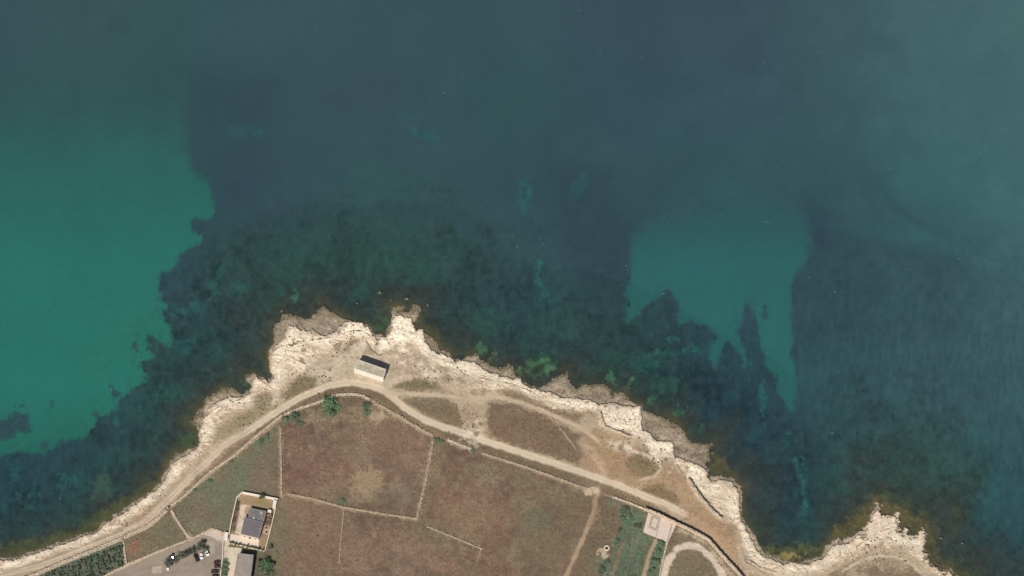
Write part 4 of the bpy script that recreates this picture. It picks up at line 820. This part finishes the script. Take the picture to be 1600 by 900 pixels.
yard_wall([(433,784),(428,806),(422,832),(414,861)], 1.2, .3, 'pale wall along the right side of the villa yard', M['cream'])
yard_wall([(357,849),(385,855.5),(413,862)], 1.0, .3, 'low wall under the hedge between the villa and the grey roofed building', M['cream'])
yard_wall([(349,838),(348,870),(344,905)], .8, .3, 'low pale kerb wall along the right side of the car park', M['cream'])
# gate block, slipway, pad, well
x, y, z = at(353.5, 839); o = empty('gatehouse', (x, y, z)); tag(o, 'small white gate block at the lower left corner of the villa yard', 'gate')
b = MB(); b.box(0, 0, .9, 2.0, 4.2, 2.4, -.1); b.build('wall', M['plaster'], o); b = MB(); b.box(0, 0, 2.16, 2.3, 4.5, .12, -.1); b.build('roof', M['plaster'], o)
PP, gq = roofpts([(1013,801),(1057,819),(1044,847),(1005,831)], .7); cq = np.mean(PP, 0)
o = empty('concrete_platform', (cq[0], cq[1], gq)); tag(o, 'pale square concrete platform against the tall stone wall', 'platform')
def local_prism(px, h0, h1, name, m, parent, g, c):
    Q = [unproj(p[0], p[1], g + h1) for p in px]; Q = [(float(q[0]) - c[0], float(q[1]) - c[1]) for q in Q]
    b = MB(); b.quad_prism([(*q, h0) for q in Q], [(*q, h1) for q in Q]); return b.build(name, m, parent)
local_prism([(1033,809),(1057,819),(1044,847),(1025,839.5)], -.6, .55, 'slab', M['concrete'], o, gq, cq)
local_prism([(1013,801),(1032.6,809),(1024.6,839),(1005,831)], -.6, .7, 'slab', M['concrete'], o, gq, cq)
pl = local_prism([(1018,805),(1031,810),(1026,830),(1013,824)], .69, .95, 'basin', M['concrete_grey'], o, gq, cq)
local_prism([(1021,809),(1028,812),(1024.5,825),(1017.5,821.5)], .93, .99, 'basin_lid', M['concrete'], pl, gq, cq)
x, y, z = at(948, 857); o = empty('well', (x, y, z)); tag(o, 'round white stone well with a dark open centre in the eastern field', 'well')
b = MB(); nn = 20
for i in range(nn):
    a0, a1 = i / nn * 6.2832, (i + 1) / nn * 6.2832
    ring = [(math.cos(a) * r, math.sin(a) * r) for a, r in ((a0, 1.0), (a0, 1.85), (a1, 1.85), (a1, 1.0))]
    b.quad_prism([(*p, -.4) for p in ring], [(*p, .8) for p in ring])
b.build('well_ring', M['concrete'], o); b = MB(); b.cyl((0, 0, -.5), (0, 0, .25), 1.05, 1.05, 16); b.build('well_water', M['pit'], o)
A0, A1 = np.array(at(179, 803)), np.array(at(188, 832)); o = empty('slipway', A0); tag(o, 'narrow concrete slipway crossing the pale shore on the left', 'slipway')
d = A1 - A0; b = MB(); Lg = np.linalg.norm(d[:2]); ang = math.atan2(d[1], d[0]); nx_, ny_ = -math.sin(ang), math.cos(ang)
for i in range(6):
    p, q = d * i / 6, d * (i + .985) / 6; w_ = 1.5
    b = MB(); b.quad_prism([(p[0] + nx_ * w_, p[1] + ny_ * w_, -1), (p[0] - nx_ * w_, p[1] - ny_ * w_, -1), (q[0] - nx_ * w_, q[1] - ny_ * w_, -1), (q[0] + nx_ * w_, q[1] + ny_ * w_, -1)], [(p[0] + nx_ * w_, p[1] + ny_ * w_, p[2] + .3), (p[0] - nx_ * w_, p[1] - ny_ * w_, p[2] + .3), (q[0] - nx_ * w_, q[1] - ny_ * w_, q[2] + .3), (q[0] + nx_ * w_, q[1] + ny_ * w_, q[2] + .3)]); b.build('slab', M['concrete_grey'], o)
# terrace furniture and heap
x, y, z = at(209, 856); o = empty('tile_heap', (x, y, z)); tag(o, 'patch of scattered red tile rubble in the small meadow', 'rubble')
n_ = 60; PS = np.stack([RNG.normal(0, 2.4, n_), RNG.normal(0, 1.8, n_), RNG.uniform(.05, .35, n_)], -1); v, f = stones(PS, RNG.uniform(.3, .8, (n_, 3)) * (1, .8, .4), RNG.random(n_) * 6)
tag(link('tile', np_mesh('tile', v, f), M['brick'], o), kind='stuff')
for px, py, lab in ((416,826,'upper red-leaved planter on the narrow right terrace of the villa'), (416,833,'lower red-leaved planter on the narrow right terrace of the villa')):
    x, y, z = at(px, py); o = empty('planter', (x, y, z)); tag(o, lab, 'planter')
    b = MB(); b.box(0, 0, .3, .9, .9, .8, 0, 1.15); b.build('pot', M['concrete_grey'], o)
    V, F, _ = leaf_cloud(70, .75, .16, 5, .6); V[:, 2] += .5; m_ = M.get('redleaf') or M.setdefault('redleaf', mat('red_leaves', (.16, .05, .04), island=.4)); link('foliage', np_mesh('foliage', V, F), m_, o)

# ---------------------------------------------------------------- cars
def car_meshes(Lc, Wc, Hc, van=False):
    """body side profile extruded, cabin, glass; forward = +x"""
    prof = [(-.5, .25), (-.5, .62), (-.46, .70), (.30, .66), (.47, .56), (.5, .42), (.5, .25)]
    if van: prof = [(-.5, .22), (-.5, .70), (.33, .70), (.48, .58), (.5, .4), (.5, .22)]
    b = MB(); s = []
    for sgn, k in ((-1, .92), (-1, 1), (1, 1), (1, .92)): pass
    low = [(x * Lc, -Wc / 2, z * Hc) for x, z in prof]; high = [(x * Lc, Wc / 2, z * Hc) for x, z in prof]
    b.quad_prism(low, high)
    g = MB(); zt, zr = .66 * Hc, Hc
    c0, c1, r0, r1 = ((-.46, .24, -.36, .08) if not van else (-.49, .34, -.47, .18))
    g.quad_prism([(c0 * Lc, -Wc * .46, zt), (c1 * Lc, -Wc * .46, zt), (c1 * Lc, Wc * .46, zt), (c0 * Lc, Wc * .46, zt)], [(r0 * Lc, -Wc * .38, zr - .06), (r1 * Lc, -Wc * .38, zr - .06), (r1 * Lc, Wc * .38, zr - .06), (r0 * Lc, Wc * .38, zr - .06)])
    t = MB(); t.box((r0 + r1) / 2 * Lc, 0, zr - .035, (r1 - r0) * Lc + .06, Wc * .79, .09, 0, .96)
    return b, g, t
def car(px, py, heading, paintm, label, Lc=4.4, Wc=1.8, Hc=1.5, van=False, name='parked_car', cat='car', group='cars in the car park'):
    x, y, z = at(px, py); o = empty(name, (x, y, z + .05), heading); tag(o, label, cat, group)
    b, g, t = car_meshes(Lc, Wc, Hc, van)
    body = b.build('body', M[paintm], o); bv = body.modifiers.new('bevel', 'BEVEL'); bv.width = .09; bv.segments = 2
    g.build('window_glass', M['glass'], o); t.build('roof', M[paintm], o)
    for sx in (-.31, .31):
        for sy in (-1, 1):
            w = MB(); w.cyl((sx * Lc, sy * (Wc / 2 - .2), .33), (sx * Lc, sy * (Wc / 2 + .02), .33), .33, .33, 12); w.build('wheel', M['rubber'], o)
    for sy in (-.33, .33):
        w = MB(); w.box(Lc * .497, sy * Wc, Hc * .47, .08, .36, .14); w.build('headlight', M['silver_paint'], o)
    return o
car(307, 872.5, R(-66), 'black_paint', 'long black car parked below the island trees', 5.2, 2.0, 1.6)
car(314.8, 869.5, R(-82), 'white_paint', 'small white car half under the trees, right of the black car', 4.0, 1.8, 1.5)
car(322.5, 863.5, R(-64), 'white_paint', 'long white van at the right end of the parking island', 5.4, 2.0, 2.1, True, 'parked_van', 'van')
car(269.5, 870.5, R(-100), 'blue_paint', 'blue car among the trees at the left of the parking island', 4.2, 1.8, 1.5)
car(339.5, 879, R(12), 'maroon_paint', 'topmost dark maroon car against the right kerb of the car park', 4.2, 1.8, 1.5)
car(340.2, 885.5, R(4), 'maroon_paint', 'second maroon car down against the right kerb of the car park', 4.2, 1.8, 1.5)
car(336, 893.8, R(5), 'brown_paint', 'long dark brown car standing out from the right kerb of the car park', 4.8, 1.9, 1.6)
car(337, 901, R(3), 'brown_paint', 'dark car at the bottom edge of the picture in the car park', 4.5, 1.9, 1.5)
car(391.5, 899, R(80), 'navy_paint', 'navy blue car in the shade beside the grey roofed building', 4.2, 1.8, 1.5)
x, y, z = at(262.3, 889.8); o = empty('waste_bin', (x, y, z), .1); tag(o, 'small white waste container by the lower left end of the parking island', 'container')
b = MB(); b.box(0, 0, .65, 1.3, 1.2, 1.2, 0, 1.06); b.build('body', M['white_paint'], o); b = MB(); b.box(0, 0, 1.3, 1.45, 1.35, .12); b.build('lid', M['white_paint'], o)

# ---------------------------------------------------------------- loose stones, scrub, tufts, foam
def scatter(n, poly_or_mask):
    m = poly_or_mask[:-1, :-1]; jj, ii = np.nonzero(m); 
    k = RNG.integers(0, len(jj), n); j, i = jj[k], ii[k]
    return np.stack([WX[j, i] + RNG.uniform(-.25, .25, n), WY[j, i] + RNG.uniform(-.25, .25, n), WZ[j, i]], -1), j, i
INF = (GX > -20) & (GX < 1620) & (GY < 920) & (GY > 440)
p, j, i = scatter(3000, (cls == CL['rocky_shore']) & INF)
sz = RNG.uniform(.15, .38, (3000, 3)) * RNG.choice([1, 1, 1, 1.9], 3000)[:, None] * (1, 1, .7); p[:, 2] += .04
v, f = stones(p, sz, RNG.random(3000) * 6); tag(link('rubble', np_mesh('rubble', v, f), M['stone']), 'loose pale stones strewn over the limestone shore', 'stones', kind='stuff')
p, j, i = scatter(1300, (cls == CL['rock_shelf']) & INF)
v, f = stones(p, RNG.uniform(.2, .7, (1300, 3)), RNG.random(1300) * 6); tag(link('shelf_stones', np_mesh('shelf_stones', v, f), M['stone_grey']), 'grey stones on the low rock shelf at the waterline', 'stones', kind='stuff')
def tufts(pos, rad, m, name, label, cat, per=5):
    n = len(pos); k = n * per
    c = np.repeat(pos, per, 0); r = np.repeat(rad, per)
    d = RNG.normal(size=(k, 3)); d /= np.linalg.norm(d, axis=1)[:, None]; d[:, 2] = np.abs(d[:, 2])
    q = c + d * (r * .55)[:, None] * (1, 1, .6); u = np.cross(d, RNG.normal(size=(k, 3))); u /= np.linalg.norm(u, axis=1)[:, None]; w = np.cross(d, u)
    s = (r * .55)[:, None]
    V = np.stack([q - u * s, q - w * s * .8, q + u * s, q + w * s * .8], 1).reshape(-1, 3)
    o = link(name, np_mesh(name, V, np.arange(4 * k).reshape(k, 4)), M[m]); tag(o, label, cat, kind='stuff')
def clsmask(*nms): return np.isin(cls, [k for k, v in names.items() if v in nms]) & INF
dens = (n8 + n30 * .8) > .02
p, j, i = scatter(9000, clsmask('dry_field', 'meadow', 'scrubland', 'verge') & dens); tufts(p, RNG.uniform(.2, .55, 9000), 'scrub', 'dry_scrub', 'dull olive weeds dotted over the dry fields', 'weeds', 4)
p, j, i = scatter(16000, clsmask('dry_field', 'meadow', 'scrubland')); tufts(p, RNG.uniform(.15, .4, 16000), 'straw', 'dry_grass', 'straw-coloured grass tufts covering the fields', 'grass', 3)
p, j, i = scatter(6000, clsmask('garden_plot') & (n8 > 0)); tufts(p, RNG.uniform(.2, .5, 6000), 'green', 'garden_greens', 'low green growth in the cultivated plots', 'crops', 5)
p1 = []
for x0, x1, y0, y1, nn in ((345,440,620,690,70),(440,520,575,625,110),(180,215,812,824,20),(250,300,735,775,24),(430,560,505,560,60),(620,760,540,600,60),(930,1000,640,700,40),(1000,1060,690,730,40),(1350,1450,830,880,80),(700,760,640,680,40),(860,910,610,650,50)):
    for q in range(int(nn * .7)):
        a, b_ = RNG.uniform(x0, x1), RNG.uniform(y0, y1)
        jx, jy = np.searchsorted(gx, a), np.searchsorted(gy, b_)
        if sh[jy, jx] > 6 and cls[jy, jx] != CL['dirt_track']: p1.append(at(a, b_))
p1 = np.array(p1); tufts(p1, RNG.uniform(.25, .95, len(p1)), 'heath', 'coastal_scrub', 'dark low scrub scattered along the rocky coast', 'scrub', 14)
# rocks awash
for px, py, s, lab in ((635,467,2.2,'rock awash with foam off the white headland'), (593,457,1.6,'left rock awash beyond the white headland'), (1113,708,1.6,'pale boulder in the water by the eastern shelf'), (611,469,1.2,'small rock awash between two foamy rocks'), (668,477,1.2,'small rock in the water right of the white headland'), (558,474,1.0,'lone small rock in the water left of the white headland'), (1470,841,1.6,'pale boulder off the eastern point'), (1503,849,1.2,'outermost small boulder off the eastern point'), (440,486,1.5,'rock at the tip of the western grey shelf')):
    x, y = unproj(px, py, 0.1); V, F = stones(np.array([[0, 0, -.1]]), np.array([[s * 1.05, s * .8, .7]]), np.array([.4])); b = bmesh.new()
    me = np_mesh('sea_rock', V, F); b.from_mesh(me); bmesh.ops.subdivide_edges(b, edges=b.edges, cuts=2, use_grid_fill=True, fractal=.6 * s, seed=int(px)); b.to_mesh(me); b.free()
    o = link('sea_rock', me, M['wet_stone']); o.location = (float(x), float(y), 0); tag(o, lab, 'rock')
FO = [(495,47),(366,276),(1390,264),(1360,299),(1530,240),(1538,541),(958,286),(905,17),(604,18),(722,121),(694,145),(455,26),(938,84),(1004,90),(1193,98),(1277,82),(1084,170),(1096,183),(1112,414),(1037,459),(848,352),(849,381),(808,386),(1264,375),(1305,456),(1418,421),(1438,507),(1540,390),(1498,405),(1209,598),(1311,582),(1330,637),(635,466),(637,468),(593,456),(590,458),(595,459),(611,469),(978,415),(972,446),(1264,434),(1262,460),(762,305),(232,534),(94,780),(95,776),(180,787),(188,787),(1300,677),(1126,337),(1028,366),(1197,347)]
V = []; F = []
for k in range(230):
    if k < len(FO): a, b_ = FO[k]; s = random.uniform(.16, .34)
    else:
        a, b_ = random.uniform(300, 1600), random.uniform(0, 640); s = random.uniform(.08, .17)
        if b_ > 440 and a < 1180 : continue
    x, y = unproj(a, b_, .03); x, y = float(x), float(y); n0 = len(V); m_ = 7
    for t in range(m_): r = s * random.uniform(.5, 1.1); V.append((x + r * math.cos(t / m_ * 6.283), y + .6 * r * math.sin(t / m_ * 6.283), .05 + .0005 * k))
    F.append(list(range(n0, n0 + m_)))
me = bpy.data.meshes.new('whitecaps'); me.from_pydata(V, [], F); tag(link('whitecaps', me, M['foam']), 'tiny white flecks of foam scattered over the open water', 'foam', kind='stuff')
